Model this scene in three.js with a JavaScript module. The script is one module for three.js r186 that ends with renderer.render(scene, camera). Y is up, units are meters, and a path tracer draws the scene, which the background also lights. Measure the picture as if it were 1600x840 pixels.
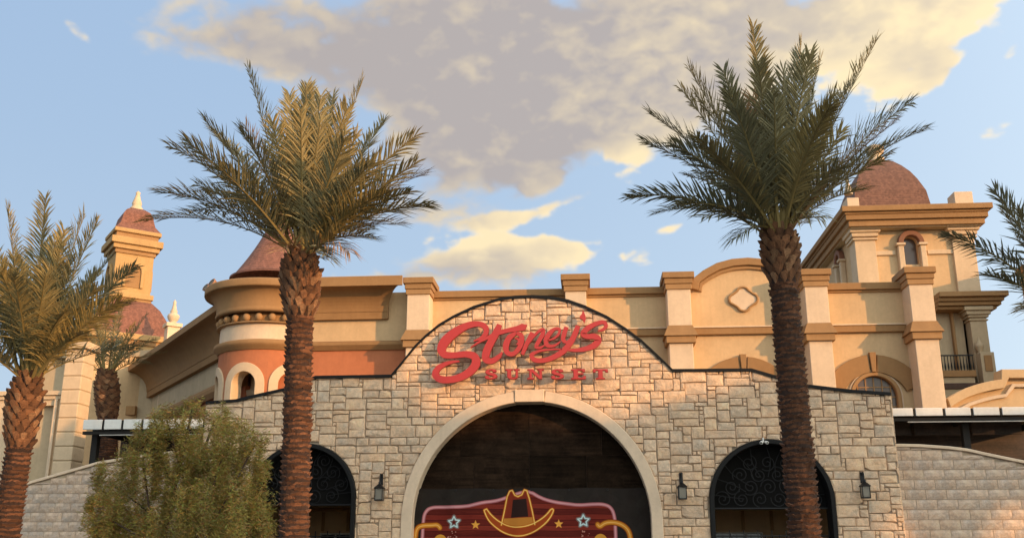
import * as THREE from 'three';
import { mergeGeometries, toCreasedNormals } from 'three/addons/utils/BufferGeometryUtils.js';
import { RoundedBoxGeometry } from 'three/addons/geometries/RoundedBoxGeometry.js';
import { TextGeometry } from 'three/addons/geometries/TextGeometry.js';
import { FontLoader } from 'three/addons/loaders/FontLoader.js';
import { TessellateModifier } from 'three/addons/modifiers/TessellateModifier.js';
import { ImprovedNoise } from 'three/addons/math/ImprovedNoise.js';

// ---------------------------------------------------------------- camera, sky, sun, exposure
const scene = new THREE.Scene();
const F = 1550, RAD = Math.PI / 180;                       // focal length in pixels of the 1600 x 840 photograph
const camera = new THREE.PerspectiveCamera(2 * Math.atan(420 / F) / RAD, 1600 / 840, 0.1, 1500);
camera.rotation.order = 'YXZ';
camera.position.set(0, 1.6, 25);
camera.rotation.set(15.95 * RAD, 4.5 * RAD, 0);
camera.updateMatrixWorld(true);
const renderer = new THREE.WebGLRenderer({ antialias: true });
renderer.toneMapping = THREE.LinearToneMapping;
renderer.toneMappingExposure = 1.08;
renderer.shadowMap.enabled = true;
renderer.shadowMap.type = THREE.PCFSoftShadowMap;

const AZ = 57 * RAD, EL = 11 * RAD, SUN = new THREE.Vector3(Math.sin(AZ) * Math.cos(EL), Math.sin(EL), Math.cos(AZ) * Math.cos(EL));
const sun = new THREE.DirectionalLight(new THREE.Color().setRGB(1, 0.53, 0.21), 4.0);
sun.name = 'sun';
sun.target.position.set(-3, 4, -6);
sun.position.copy(SUN).multiplyScalar(150).add(sun.target.position);
sun.castShadow = true;
sun.shadow.mapSize.set(4096, 4096);
Object.assign(sun.shadow.camera, { left: -50, right: 50, top: 40, bottom: -30, near: 1, far: 320 });
sun.shadow.bias = -0.0006;
scene.add(sun, sun.target);

// rays of the photograph
const CAM = camera.position, Q = camera.quaternion;
const ray = (px, py) => new THREE.Vector3((px - 800) / F, -(py - 420) / F, -1).applyQuaternion(Q);
const onZ = (px, py, z) => { const d = ray(px, py); return d.multiplyScalar((z - CAM.z) / d.z).add(CAM); };
const X = (px, py, z) => onZ(px, py, z).x, Y = (px, py, z) => onZ(px, py, z).y;
const azel = (px, py) => { const d = ray(px, py).normalize(); return [Math.atan2(d.x, -d.z) / RAD, Math.asin(d.y) / RAD]; };   // degrees from straight ahead

const rng = (seed) => () => { seed = (seed + 0x6d2b79f5) | 0; let t = Math.imul(seed ^ (seed >>> 15), 1 | seed); t = (t + Math.imul(t ^ (t >>> 7), 61 | t)) ^ t; return ((t ^ (t >>> 14)) >>> 0) / 4294967296; };
const perlin = new ImprovedNoise();
const sstep = (x, a, b) => { const t = Math.min(1, Math.max(0, (x - a) / (b - a))); return t * t * (3 - 2 * t); };
const lerp = (a, b, t) => a + (b - a) * t;

// the evening sky: clear air that pales towards the horizon, warms round the low sun, and broken cloud lit from the west
{
  const W = 4096, H = 2048, data = new Float32Array(W * H * 4);
  const fbm = (x, y, z, n) => { let s = 0, a = 0.5; for (let i = 0; i < n; i++, a *= 0.52, x *= 2.07, y *= 2.07, z *= 2.07) s += a * perlin.noise(x + i * 17.3, y + i * 9.1, z + i * 5.7); return s; };
  // cloud bodies: pixel of the photograph that gives the direction, half width and height in pixels, thickness, share of sunlit cream, tilt
  const bodies = [
    [700, 55, 260, 95, 0.9, 0.1, 0.1], [900, 110, 260, 100, 1.1, 0.04, 0.2], [560, 105, 250, 80, 0.75, 0.08, 0.12], [385, 85, 150, 55, 0.55, 0.15, 0.1], [690, 150, 170, 70, 0.75, 0.05, 0.2], [810, 66, 90, 40, 0.3, 0.95, 0.1],
    [1010, 40, 260, 100, 0.95, 0.22, 0], [1220, 40, 210, 95, 0.95, 0.6, -0.1], [1380, 55, 150, 75, 0.95, 0.95, -0.3], [1405, 118, 56, 34, 0.8, 1, -0.2], [1510, 8, 100, 44, 0.85, 0.9, -0.4], [1100, 120, 90, 60, 0.5, 0.6, 0.1],
    [720, 215, 170, 62, 0.75, 0.06, 0.12], [800, 255, 110, 55, 0.72, 0.1, 0.05], [690, 280, 150, 56, 0.55, 0.08, 0], [845, 285, 40, 22, 0.55, 0.8, -0.4], [940, 195, 72, 56, 0.8, 0.65, 0.5], [985, 250, 46, 40, 0.75, 0.95, 0.5],
    [1030, 180, 52, 46, 0.65, 0.75, 0.3], [690, 340, 120, 26, 0.45, 0.2, 0], [795, 345, 84, 14, 0.85, 0.9, -0.16], [850, 190, 110, 55, 0.55, 0.1, 0.1],
    [800, 390, 128, 26, 1.0, 0.95, -0.03], [755, 422, 140, 28, 0.95, 0.15, 0], [880, 392, 48, 24, 0.9, 0.95, 0.1], [600, 432, 66, 16, 0.62, 0.3, 0],
    [1014, 393, 50, 20, 0.85, 0.9, -0.1], [1048, 360, 24, 8, 0.65, 0.9, -0.2], [1540, 196, 34, 22, 0.75, 0.8, 0.2], [1492, 240, 16, 8, 0.65, 0.7, 0], [1588, 74, 18, 8, 0.6, 0.7, -0.5], [114, 45, 24, 9, 0.66, 0.6, 0.5],
    [665, 170, 26, 10, 0.45, 0.9, 0.1], [1472, 92, 36, 22, 0.66, 0.8, -0.5], [872, 316, 34, 9, 0.55, 0.7, -0.4], [1455, 60, 60, 30, 0.5, 0.9, -0.4],
  ].map(([px, py, rx, ry, w, cream, tilt]) => { const [az, el] = azel(px, py), e = 1 / (F * RAD); return { az, el, rx: rx * e * 1.0 / Math.cos(el * RAD), ry: ry * e * 0.95, w, cream, c: Math.cos(tilt), s: Math.sin(tilt) }; });
  for (let row = H / 2; row < H; row++) {
    const up = ((row + 0.5) / H - 0.5) * Math.PI, y = Math.sin(up), cu = Math.cos(up), el = up / RAD;
    for (let col = 0; col < W; col++) {
      const round = ((col + 0.5) / W - 0.5) * 2 * Math.PI, x = Math.cos(round) * cu, z = Math.sin(round) * cu;
      const toSun = x * SUN.x + y * SUN.y + z * SUN.z, ang = Math.acos(Math.max(-1, Math.min(1, toSun))) / RAD;
      const h = Math.pow(1 - Math.max(0, y), 3.2);
      let r = lerp(0.30, 0.57, h), g = lerp(0.445, 0.70, h), b = lerp(0.67, 0.80, h);
      const wide = Math.exp(-Math.pow(ang / 62, 2)), close = Math.exp(-ang / 15);
      r += 2.0 * wide + 1.1 * close; g += 2.0 * wide + 0.7 * close; b += 1.65 * wide + 0.2 * close;
      // cloud
      const az = Math.atan2(x, -z) / RAD;
      const n1 = fbm(x * 7, y * 12, z * 7, 5);
      let field = 0, cream = 0, tot = 1e-4;
      if (Math.abs(az) < 60 && el < 50) {
        const wx = fbm(x * 9 + 3, y * 13, z * 9, 4) * 4.2, wy = fbm(x * 9, y * 13 + 7, z * 9, 4) * 2.8;
        for (const k of bodies) {
          const dx = az - k.az + wx * Math.min(1, k.rx / 4), dy = el - k.el + wy * Math.min(1, k.ry / 2);
          if (Math.abs(dx) > k.rx * 2.2 || Math.abs(dy) > k.rx * 2.2) continue;
          const u = (dx * k.c - dy * k.s) / k.rx, v = (dx * k.s + dy * k.c) / k.ry, q = u * u + v * v;
          if (q > 4) continue;
          const f = k.w * Math.exp(-q * q * 0.75 - q * 0.25);
          field += f; tot += f; cream += f * k.cream;
        }
      }
      const else_ = sstep(Math.abs(az - 0), 38, 62);
      if (else_ > 0) { const n = fbm(x * 3.1 + 11, y * 6.5 + 2, z * 3.1, 5); field += else_ * Math.max(0, n * 2.6 + 0.1) * sstep(el, 3, 14); tot += else_; cream += else_ * 0.5; }
      if (field > 0.04) {
        const q1 = fbm(x * 22 + 5, y * 40, z * 22, 3) * 0.05, fine = fbm(x * 30 + q1 * 9, y * 54 + q1 * 14, z * 30 - q1 * 9, 6), share = Math.min(1, cream / tot);
        const d = field + n1 * 0.95 + fine * (0.8 + 0.5 * share) - 0.42;
        const a = 0.97 * sstep(d, lerp(-0.16, -0.03, share), lerp(0.78, 0.42, share));
        if (a > 0) {
          const c = Math.min(1, Math.max(0, 0.95 * share + 0.06 + n1 * 0.55 + fine * 0.75 - 0.2 * sstep(d, 0.55, 1.2)));
          const thin = 1 - sstep(d, 0.05, 0.55), lit = Math.min(1, c + thin * 0.2 * c);
          const w = 1 + 0.9 * wide;
          const R = lerp(0.435, 0.94, lit) * w, G = lerp(0.395, 0.77, lit) * w, B = lerp(0.385, 0.48, lit) * w;
          r = lerp(r, R + thin * 0.04, a); g = lerp(g, G + thin * 0.06, a); b = lerp(b, B + thin * 0.1, a);
        }
      }
      const o = (row * W + col) * 4; data[o] = r; data[o + 1] = g; data[o + 2] = b; data[o + 3] = 1;
    }
  }
  for (let i = 0; i < W * H / 2; i++) { data[i * 4] = 0.3; data[i * 4 + 1] = 0.26; data[i * 4 + 2] = 0.22; data[i * 4 + 3] = 1; }
  const sky = new THREE.DataTexture(data, W, H, THREE.RGBAFormat, THREE.FloatType);
  sky.mapping = THREE.EquirectangularReflectionMapping; sky.magFilter = THREE.LinearFilter; sky.minFilter = THREE.LinearFilter; sky.needsUpdate = true;
  scene.background = sky; scene.environment = sky;
}

// ---------------------------------------------------------------- helpers: textures and materials
function tileNoise(size, cells, seed) {              // tileable smooth value noise, 0..1
  const r = rng(seed), g = new Float32Array(cells * cells), out = new Float32Array(size * size);
  for (let i = 0; i < g.length; i++) g[i] = r();
  for (let y = 0; y < size; y++) for (let x = 0; x < size; x++) {
    const fx = x / size * cells, fy = y / size * cells, ix = Math.floor(fx), iy = Math.floor(fy), u = sstep(fx - ix, 0, 1), v = sstep(fy - iy, 0, 1);
    const a = g[iy % cells * cells + ix % cells], b = g[iy % cells * cells + (ix + 1) % cells], c = g[(iy + 1) % cells * cells + ix % cells], d = g[(iy + 1) % cells * cells + (ix + 1) % cells];
    out[y * size + x] = lerp(lerp(a, b, u), lerp(c, d, u), v);
  }
  return out;
}
function octaves(size, list, seed) {                 // [[cells, weight], ...]
  const out = new Float32Array(size * size); let sum = 0;
  list.forEach(([c, w], k) => { const n = tileNoise(size, c, seed + k * 31); sum += w; for (let i = 0; i < out.length; i++) out[i] += n[i] * w; });
  for (let i = 0; i < out.length; i++) out[i] /= sum;
  return out;
}
function tex(size, f, srgb, repeat = 1, height = size) {
  const d = new Uint8Array(size * height * 4);
  for (let i = 0; i < size * height; i++) { const c = f(i % size, Math.floor(i / size), i); d[i * 4] = c[0]; d[i * 4 + 1] = c[1]; d[i * 4 + 2] = c[2]; d[i * 4 + 3] = 255; }
  const t = new THREE.DataTexture(d, size, height);
  t.wrapS = t.wrapT = THREE.RepeatWrapping; t.magFilter = THREE.LinearFilter; t.minFilter = THREE.LinearMipmapLinearFilter; t.generateMipmaps = true;
  if (srgb) t.colorSpace = THREE.SRGBColorSpace;
  t.repeat.set(repeat, repeat); t.needsUpdate = true;
  return t;
}
const grey = (v) => { const k = Math.max(0, Math.min(255, v * 255)); return [k, k, k]; };
const noiseA = octaves(1024, [[4, 1], [9, 0.8], [22, 0.6], [60, 0.5], [150, 0.4]], 5);
const noiseB = octaves(1024, [[12, 1], [40, 0.9], [110, 0.7], [260, 0.5]], 90);
const noiseC = octaves(512, [[64, 1], [128, 1], [256, 1]], 301);
const streak = (() => { const a = tileNoise(1024, 64, 700), o = new Float32Array(1024 * 1024); for (let y = 0; y < 1024; y++) for (let x = 0; x < 1024; x++) o[y * 1024 + x] = a[(Math.floor(y / 14) % 1024) * 1024 + x]; return o; })();
const T = {
  stucco: tex(1024, (x, y, i) => { const n = noiseA[i], s = streak[i], f = noiseB[i]; const v = 0.86 + 0.12 * n + 0.025 * (s - 0.5) + 0.07 * (f - 0.5); return [255 * Math.min(1, v + 0.03), 255 * Math.min(1, v + 0.02), 255 * Math.min(1, v)]; }, true, 1 / 3.7),
  stuccoBump: tex(512, (x, y, i) => grey(noiseC[i]), false, 1 / 0.7),
  stone: tex(1024, (x, y, i) => { const n = noiseB[i], m = noiseA[i]; const v = 0.72 + 0.34 * (n - 0.5) + 0.16 * (m - 0.4), w = (m - 0.5) * 0.16; return [255 * Math.min(1, Math.max(0, v + w + 0.2)), 255 * Math.min(1, Math.max(0, v + 0.18)), 255 * Math.min(1, Math.max(0, v - w + 0.17))]; }, true, 1 / 2.3),
  stoneBump: tex(1024, (x, y, i) => grey(noiseB[i] * 0.75 + noiseA[i] * 0.25), false, 1 / 1.9),
  shingle: tex(512, (x, y, i) => { const row = Math.floor(y / 32), cx = Math.floor((x + (row % 2) * 16) / 32), h = Math.abs(Math.sin(row * 91.7 + (cx % 16) * 47.3) * 437.5) % 1; const v = 0.78 + 0.18 * h + 0.16 * (noiseA[(y * 2) * 1024 + x * 2] - 0.5); return [255 * Math.min(1, v), 255 * Math.min(1, v * 0.97), 255 * Math.min(1, v * 0.95)]; }, true),
  shingleBump: tex(512, (x, y) => { const row = Math.floor(y / 32), fx = ((x + (row % 2) * 16) % 32) / 32, fy = (y % 32) / 32; const edge = 0.22 - 0.2 * Math.sqrt(Math.max(0, 1 - Math.pow(2 * fx - 1, 2))); return grey(fy < edge ? 0.1 : 0.95 - 0.6 * fy); }, false),
  wood: tex(1024, (x, y, i) => { const g = streak[((x * 1) % 1024) * 1024 + y] , n = noiseA[i], f = noiseB[i]; const v = 0.45 + 0.5 * n + 0.25 * (g - 0.5) + 0.3 * (f - 0.5); return [255 * Math.min(1, v), 255 * Math.min(1, v * 0.97), 255 * Math.min(1, v * 0.93)]; }, true, 1 / 2.6),
  bark: tex(512, (x, y, i) => { const f = noiseC[i], n = noiseA[(y * 2) * 1024 + x * 2]; const v = 0.35 + 0.6 * f + 0.5 * (n - 0.4); return [255 * Math.min(1, v), 255 * Math.min(1, v * 0.97), 255 * Math.min(1, v * 0.94)]; }, true, 1 / 0.5),
  ground: tex(1024, (x, y, i) => { const v = 0.6 + 0.5 * (noiseA[i] - 0.5) + 0.5 * (noiseB[i] - 0.5); return grey(Math.min(1, v)); }, true, 1 / 5),
};
const lin = (r, g, b) => new THREE.Color().setRGB(r, g, b);
function mat(color, o = {}) { const m = new THREE[o.specularIntensity === undefined ? 'MeshStandardMaterial' : 'MeshPhysicalMaterial']({ roughness: 0.9, metalness: 0, ...o }); m.color.copy(color); return m; }
const stucco = (r, g, b) => mat(lin(r, g, b), { map: T.stucco, bumpMap: T.stuccoBump, bumpScale: 0.004, roughness: 0.93 });
const M = {
  cream: stucco(0.73, 0.57, 0.41), tan: stucco(0.645, 0.455, 0.26), ochre: stucco(0.345, 0.195, 0.083), ochre2: stucco(0.39, 0.225, 0.10), red: stucco(0.50, 0.175, 0.08), pale: stucco(0.68, 0.52, 0.35), beige: stucco(0.52, 0.41, 0.27), gold: stucco(0.50, 0.32, 0.14),
  roofRed: mat(lin(0.30, 0.13, 0.085), { map: T.shingle, bumpMap: T.shingleBump, bumpScale: 0.03, roughness: 0.9 }),
  mortar: mat(lin(0.42, 0.34, 0.25), { map: T.stone, bumpMap: T.stoneBump, bumpScale: 0.01 }),
  surround: mat(lin(0.78, 0.61, 0.45), { map: T.stucco, bumpMap: T.stoneBump, bumpScale: 0.006 }),
  blackTrim: mat(lin(0.010, 0.0095, 0.0095), { roughness: 0.55, specularIntensity: 0.35 }),
  iron: mat(lin(0.012, 0.012, 0.013), { roughness: 0.4, metalness: 0.5 }),
  signRed: mat(lin(0.45, 0.032, 0.03), { roughness: 0.5 }), signSide: mat(lin(0.30, 0.015, 0.012), { roughness: 0.5 }),
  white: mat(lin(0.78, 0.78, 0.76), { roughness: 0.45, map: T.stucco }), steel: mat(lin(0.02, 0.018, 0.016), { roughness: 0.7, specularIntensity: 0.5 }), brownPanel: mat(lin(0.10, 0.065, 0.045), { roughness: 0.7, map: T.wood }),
  asphalt: mat(lin(0.085, 0.083, 0.08), { map: T.ground }), concrete: mat(lin(0.50, 0.46, 0.40), { map: T.ground }),
  glassDark: mat(lin(0.02, 0.022, 0.025), { roughness: 0.08, metalness: 0 }), glassDull: mat(lin(0.10, 0.065, 0.045), { roughness: 0.25 }),
  lampGlass: new THREE.MeshPhysicalMaterial({ color: 0xd8d4c8, roughness: 0.35, transmission: 0.85, thickness: 0 }),
  brownWood: mat(lin(0.12, 0.055, 0.03), { roughness: 0.7, map: T.wood }),
  nearBlack: mat(lin(0.010, 0.0095, 0.009), { roughness: 0.95, specularIntensity: 0.2 }),
};
M.ply = [0, 1, 2, 3, 4].map((k) => mat(lin(0.026 + 0.006 * k, 0.0165 + 0.0036 * k, 0.0105 + 0.0024 * k), { map: T.wood, roughness: 0.95, specularIntensity: 0.15, bumpMap: T.stuccoBump, bumpScale: 0.002 }));
M.stones = [[0.77, 0.57, 0.385], [0.80, 0.60, 0.41], [0.74, 0.55, 0.37], [0.79, 0.58, 0.385], [0.82, 0.62, 0.425], [0.71, 0.53, 0.365], [0.78, 0.58, 0.395], [0.75, 0.565, 0.39]].map((c) => mat(lin(...c), { map: T.stone, bumpMap: T.stoneBump, bumpScale: 0.03, roughness: 0.95 }));
M.blocks = [[0.60, 0.48, 0.37], [0.57, 0.455, 0.35], [0.63, 0.50, 0.385], [0.585, 0.465, 0.36]].map((c) => mat(lin(...c), { map: T.stone, bumpMap: T.stoneBump, bumpScale: 0.02, roughness: 0.95 }));

// ---------------------------------------------------------------- helpers: geometry
function uvm(geo, ox = 0, oy = 0) {                  // uv in metres, laid on from the side a face looks to
  const g = geo.index ? geo.toNonIndexed() : geo;
  if (!g.attributes.normal) g.computeVertexNormals();
  const p = g.attributes.position, n = g.attributes.normal, uv = new Float32Array(p.count * 2);
  for (let i = 0; i < p.count; i += 3) {
    const nx = Math.abs(n.getX(i) + n.getX(i + 1) + n.getX(i + 2)), ny = Math.abs(n.getY(i) + n.getY(i + 1) + n.getY(i + 2)), nz = Math.abs(n.getZ(i) + n.getZ(i + 1) + n.getZ(i + 2));
    for (let k = i; k < i + 3; k++) {
      if (nz >= nx && nz >= ny) { uv[k * 2] = p.getX(k) + ox; uv[k * 2 + 1] = p.getY(k) + oy; }
      else if (nx >= ny) { uv[k * 2] = p.getZ(k) + ox; uv[k * 2 + 1] = p.getY(k) + oy; }
      else { uv[k * 2] = p.getX(k) + ox; uv[k * 2 + 1] = p.getZ(k) + oy; }
    }
  }
  g.setAttribute('uv', new THREE.BufferAttribute(uv, 2));
  return g;
}
const merge = (list) => mergeGeometries(list.map((g) => { const k = g.index ? g.toNonIndexed() : g; for (const a of Object.keys(k.attributes)) if (!['position', 'normal', 'uv'].includes(a)) k.deleteAttribute(a); return k; }));
function box(x0, x1, y0, y1, z0, z1, r = 0.012) {
  const w = Math.abs(x1 - x0), h = Math.abs(y1 - y0), d = Math.abs(z1 - z0);
  const g = r > 0 ? new RoundedBoxGeometry(w, h, d, 1, Math.min(r, w / 3, h / 3, d / 3)) : new THREE.BoxGeometry(w, h, d);
  g.translate((x0 + x1) / 2, (y0 + y1) / 2, (z0 + z1) / 2);
  return g;
}
const V2 = (x, y) => new THREE.Vector2(x, y);
function extr(pts, z0, z1, holes = [], bevel = 0) {
  const s = new THREE.Shape(pts); for (const h of holes) s.holes.push(new THREE.Path(h));
  const g = new THREE.ExtrudeGeometry(s, { depth: z1 - z0 - 2 * bevel, bevelEnabled: bevel > 0, bevelThickness: bevel, bevelSize: bevel, bevelOffset: -bevel, bevelSegments: 1, curveSegments: 1, steps: 1 });
  g.translate(0, 0, z0 + bevel);
  return g;
}
function moulding(profile, x0, x1) {                 // profile of [out, y] swept from x0 to x1; out is +z
  const s = new THREE.Shape(profile.map(([o, y]) => V2(o, y)));
  const g = new THREE.ExtrudeGeometry(s, { depth: x1 - x0, bevelEnabled: false, curveSegments: 1 });
  const p = g.attributes.position;
  for (let i = 0; i < p.count; i++) { const o = p.getX(i), y = p.getY(i), a = p.getZ(i); p.setXYZ(i, x1 - a, y, o); }
  g.computeVertexNormals();
  return toCreasedNormals(g, 0.6);
}
const lathe = (pts, seg = 48, a0 = 0, a1 = Math.PI * 2) => new THREE.LatheGeometry(pts.map(([r, y]) => V2(Math.max(r, 0.0005), y)), seg, a0, a1);
function tube(pts, r, seg = 12, rad = 6) { return new THREE.TubeGeometry(new THREE.CatmullRomCurve3(pts), seg, r, rad, false); }

// ---------------------------------------------------------------- helpers: things and parts
const taken = new Map();
function numbered(n) { const k = taken.get(n) ?? 0; taken.set(n, k + 1); return k ? n + '_' + String(k).padStart(3, '0') : n; }
function shadows(o) { o.castShadow = o.receiveShadow = true; return o; }
function thing(name, label, category, [x, y, z] = [0, 0, 0], turn = 0, group) {
  const o = new THREE.Group(); o.name = numbered(name); o.position.set(x, y, z); o.rotation.y = turn;
  o.userData = { label, category }; if (group) o.userData.group = group;
  scene.add(o); return o;
}
// geometry in world metres (or, for turned things, in the thing's own metres: local = true)
function part(parent, name, geo, m, { local = false, uv = true, o = 0 } = {}) {
  let g = geo; if (uv) g = uvm(g, o, o * 0.7);
  if (!local) { const r = root(parent); g.translate(-r.position.x, -r.position.y, -r.position.z); }
  const k = shadows(new THREE.Mesh(g, m)); k.name = name; parent.add(k); return k;
}
function root(p) { while (p.parent && p.parent !== scene) p = p.parent; return p; }
function structure(name, geo, m, uv = true) { const k = shadows(new THREE.Mesh(uv ? uvm(geo) : geo, m)); k.name = numbered(name); k.userData.kind = 'structure'; scene.add(k); return k; }

// ---------------------------------------------------------------- ground
{
  const g = new THREE.PlaneGeometry(1400, 1400); g.rotateX(-Math.PI / 2);
  structure('ground', g, M.asphalt);
  structure('pavement', box(-40, 40, 0.004, 0.13, -0.06, 3.4, 0.02), M.concrete);
}

// ---------------------------------------------------------------- stone gate wall
const topPx = [[322, 629], [369, 625.5], [390, 620], [444.6, 608], [493, 589], [611, 587], [630.7, 563.5], [647.8, 542], [665, 525], [686, 508], [708, 495], [740, 480], [780, 467.5], [805, 464], [830, 463], [860, 464.5], [888, 470], [913.6, 479], [949, 495.6], [979, 515], [1003, 533], [1026.7, 555], [1051, 578.5], [1174, 577.5], [1214, 589], [1258, 602], [1330, 610.5], [1392, 615]];
const top = topPx.map(([a, b]) => { const p = onZ(a, b, 0); return V2(p.x, p.y); });
const topAt = (x) => { for (let i = 1; i < top.length; i++) if (x <= top[i].x) { const t = (x - top[i - 1].x) / (top[i].x - top[i - 1].x); return lerp(top[i - 1].y, top[i].y, t); } return top[top.length - 1].y; };
const wallL = top[0].x, wallR = top[top.length - 1].x;
function archFit(cx, crown, left, right) {                   // a round-headed opening from pixels: centre, crown, jambs
  const x0 = X(left, 810, 0), x1 = X(right, 810, 0), r = (x1 - x0) / 2, xc = (x0 + x1) / 2, yc = Y(cx, crown, 0) - r;
  return { xc, yc, r };
}
const big = archFit(831, 627.5, 644, 1018), sideA = archFit(470, 693, 386, 554), sideB = archFit(1209, 687, 1111, 1307);
const archPts = ({ xc, yc, r }, grow = 0, y0 = -0.02, n = 40) => { const o = [V2(xc - r - grow, y0)]; for (let i = 0; i <= n; i++) { const a = Math.PI - Math.PI * i / n; o.push(V2(xc + Math.cos(a) * (r + grow), yc + Math.sin(a) * (r + grow))); } o.push(V2(xc + r + grow, y0)); return o; };
const SUR = 0.28;
const gate = thing('stone_gate_wall', 'long pale stone entrance wall with a round-headed top and three arches', 'wall', [(wallL + wallR) / 2, 0, -0.3]);
{
  const outline = [V2(wallL + 0.01, 0), ...top.map((p) => V2(p.x, p.y - 0.02)), V2(wallR - 0.01, 0)];
  part(gate, 'wall_core', extr(outline, -0.62, -0.035, [archPts(big, 0.05, 0.001), archPts(sideA, 0, 0.001), archPts(sideB, 0, 0.001)]), M.mortar);
  // random ashlar: stones on a fine grid, cut to the arches and the top line
  const R = rng(77), U = 0.108, UY = 0.1, cols = Math.ceil((wallR - wallL) / U), rows = Math.ceil(8.2 / UY), used = new Uint8Array(cols * rows), stones = [];
  const free = (c, r, w, h) => { if (c + w > cols || r + h > rows) return false; for (let j = 0; j < h; j++) for (let i = 0; i < w; i++) if (used[(r + j) * cols + c + i]) return false; return true; };
  for (let r = 0; r < rows; r++) for (let c = 0; c < cols; c++) {
    if (used[r * cols + c]) continue;
    let w, h;
    for (let t = 0; t < 30; t++) {
      const q = R(); h = q < 0.14 ? 1 : q < 0.7 ? 2 : 3; w = h === 1 ? 3 + Math.floor(R() * 3.5) : h === 2 ? 3 + Math.floor(R() * 4.3) : 3 + Math.floor(R() * 4);
      if (t > 20) { w = 1 + Math.floor(R() * 3); h = 1 + Math.floor(R() * 2); }
      if (t > 27) w = h = 1;
      if (free(c, r, w, h)) break; w = h = 1;
    }
    for (let j = 0; j < h; j++) for (let i = 0; i < w; i++) used[(r + j) * cols + c + i] = 1;
    stones.push([wallL + c * U, wallL + (c + w) * U, r * UY, (r + h) * UY]);
  }
  const clip = (poly, nx, ny, d) => {                         // keep nx*x + ny*y <= d
    const o = []; for (let i = 0; i < poly.length; i++) { const a = poly[i], b = poly[(i + 1) % poly.length], da = nx * a[0] + ny * a[1] - d, db = nx * b[0] + ny * b[1] - d; if (da <= 0) o.push(a); if (da * db < 0) { const t = da / (da - db); o.push([a[0] + (b[0] - a[0]) * t, a[1] + (b[1] - a[1]) * t]); } } return o;
  };
  const area = (p) => { let s = 0; for (let i = 0; i < p.length; i++) { const a = p[i], b = p[(i + 1) % p.length]; s += a[0] * b[1] - a[1] * b[0]; } return s / 2; };
  const kinks = [top[4].x, top[5].x, top[22].x, top[23].x];
  const pieces = [];
  const cut = (x0, x1, y0, y1) => {
    for (const k of kinks) if (k > x0 + 0.02 && k < x1 - 0.02 && y1 > topAt(k) - 0.3) { cut(x0, k, y0, y1); cut(k, x1, y0, y1); return; }
    x1 = Math.min(x1, wallR);
    if (x1 - x0 < 0.04) return;
    const g = () => 0.002 + R() * R() * 0.022;
    let p = [[x0 + g(), y0 + g()], [x1 - g(), y0 + g()], [x1 - g(), y1 - g()], [x0 + g(), y1 - g()]];
    if (R() < 0.34) { const k = Math.floor(R() * 4), a = p[k], b = p[(k + 1) % 4], c = p[(k + 3) % 4], s = 0.12 + R() * 0.14; p.splice(k, 1, [lerp(a[0], c[0], s), lerp(a[1], c[1], s)], [lerp(a[0], b[0], s), lerp(a[1], b[1], s)]); }
    for (const [A, grow] of [[big, SUR], [sideA, 0.015], [sideB, 0.015]]) {
      const cx = (x0 + x1) / 2, cy = (y0 + y1) / 2;
      if (cy <= A.yc) { if (Math.abs(cx - A.xc) < A.r + grow + 0.9) { if (cx < A.xc) p = clip(p, 1, 0, A.xc - A.r - grow); else p = clip(p, -1, 0, -(A.xc + A.r + grow)); } }
      else { const dx = cx - A.xc, dy = cy - A.yc, l = Math.hypot(dx, dy); if (l < A.r + grow + 0.6) p = clip(p, -dx / l, -dy / l, -((dx / l) * A.xc + (dy / l) * A.yc + A.r + grow)); }
      if (p.length < 3) return;
    }
    const e = 0.06, cx = Math.min(Math.max((x0 + x1) / 2, wallL + e), wallR - e), ya = topAt(Math.max(x0, wallL)), yb = topAt(Math.min(x1, wallR));
    const dx = Math.min(x1, wallR) - Math.max(x0, wallL), dy = yb - ya, l = Math.hypot(dx, dy) || 1, nx = -dy / l, ny = dx / l;
    p = clip(p, nx, ny, nx * Math.max(x0, wallL) + ny * ya - 0.01);
    if (p.length < 3 || area(p) < 0.006) return;
    pieces.push(p);
  };
  for (const s of stones) cut(...s);
  const stoneGeo = (p) => {                                  // pillowed, uneven front, chamfered edge, sides down into the mortar
    const n = p.length, cx = p.reduce((s, q) => s + q[0], 0) / n, cy = p.reduce((s, q) => s + q[1], 0) / n, f = R() * 0.022;
    const ring = (t, z, j) => p.map(([x, y]) => [lerp(x, cx, t) + (R() - 0.5) * j, lerp(y, cy, t) + (R() - 0.5) * j, z + (R() - 0.5) * j * 0.9]);
    const span = Math.sqrt(Math.abs(area(p)));
    const rs = [ring(0, -0.05, 0), ring(0, f - 0.022, 0), ring(0.018 / span, f - 0.004, 0.006), ring(0.22, f + 0.004, 0.022)], c = [cx + (R() - 0.5) * 0.08, cy + (R() - 0.5) * 0.05, f + 0.006 + R() * 0.012], v = [];
    const tri = (a, b, d) => v.push(...a, ...b, ...d);
    for (let k = 0; k < 3; k++) for (let i = 0; i < n; i++) { const j = (i + 1) % n; tri(rs[k][i], rs[k][j], rs[k + 1][j]); tri(rs[k][i], rs[k + 1][j], rs[k + 1][i]); }
    for (let i = 0; i < n; i++) tri(rs[3][i], rs[3][(i + 1) % n], c);
    const g = new THREE.BufferGeometry(); g.setAttribute('position', new THREE.Float32BufferAttribute(v, 3)); g.computeVertexNormals(); return g;
  };
  const seen = pieces.filter((p) => p.some((q) => q[1] > 1.85)), low = pieces.filter((p) => !p.some((q) => q[1] > 1.85));
  seen.sort((a, b) => Math.abs(area(b)) - Math.abs(area(a)));
  const rest = [[], [], []];
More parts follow.
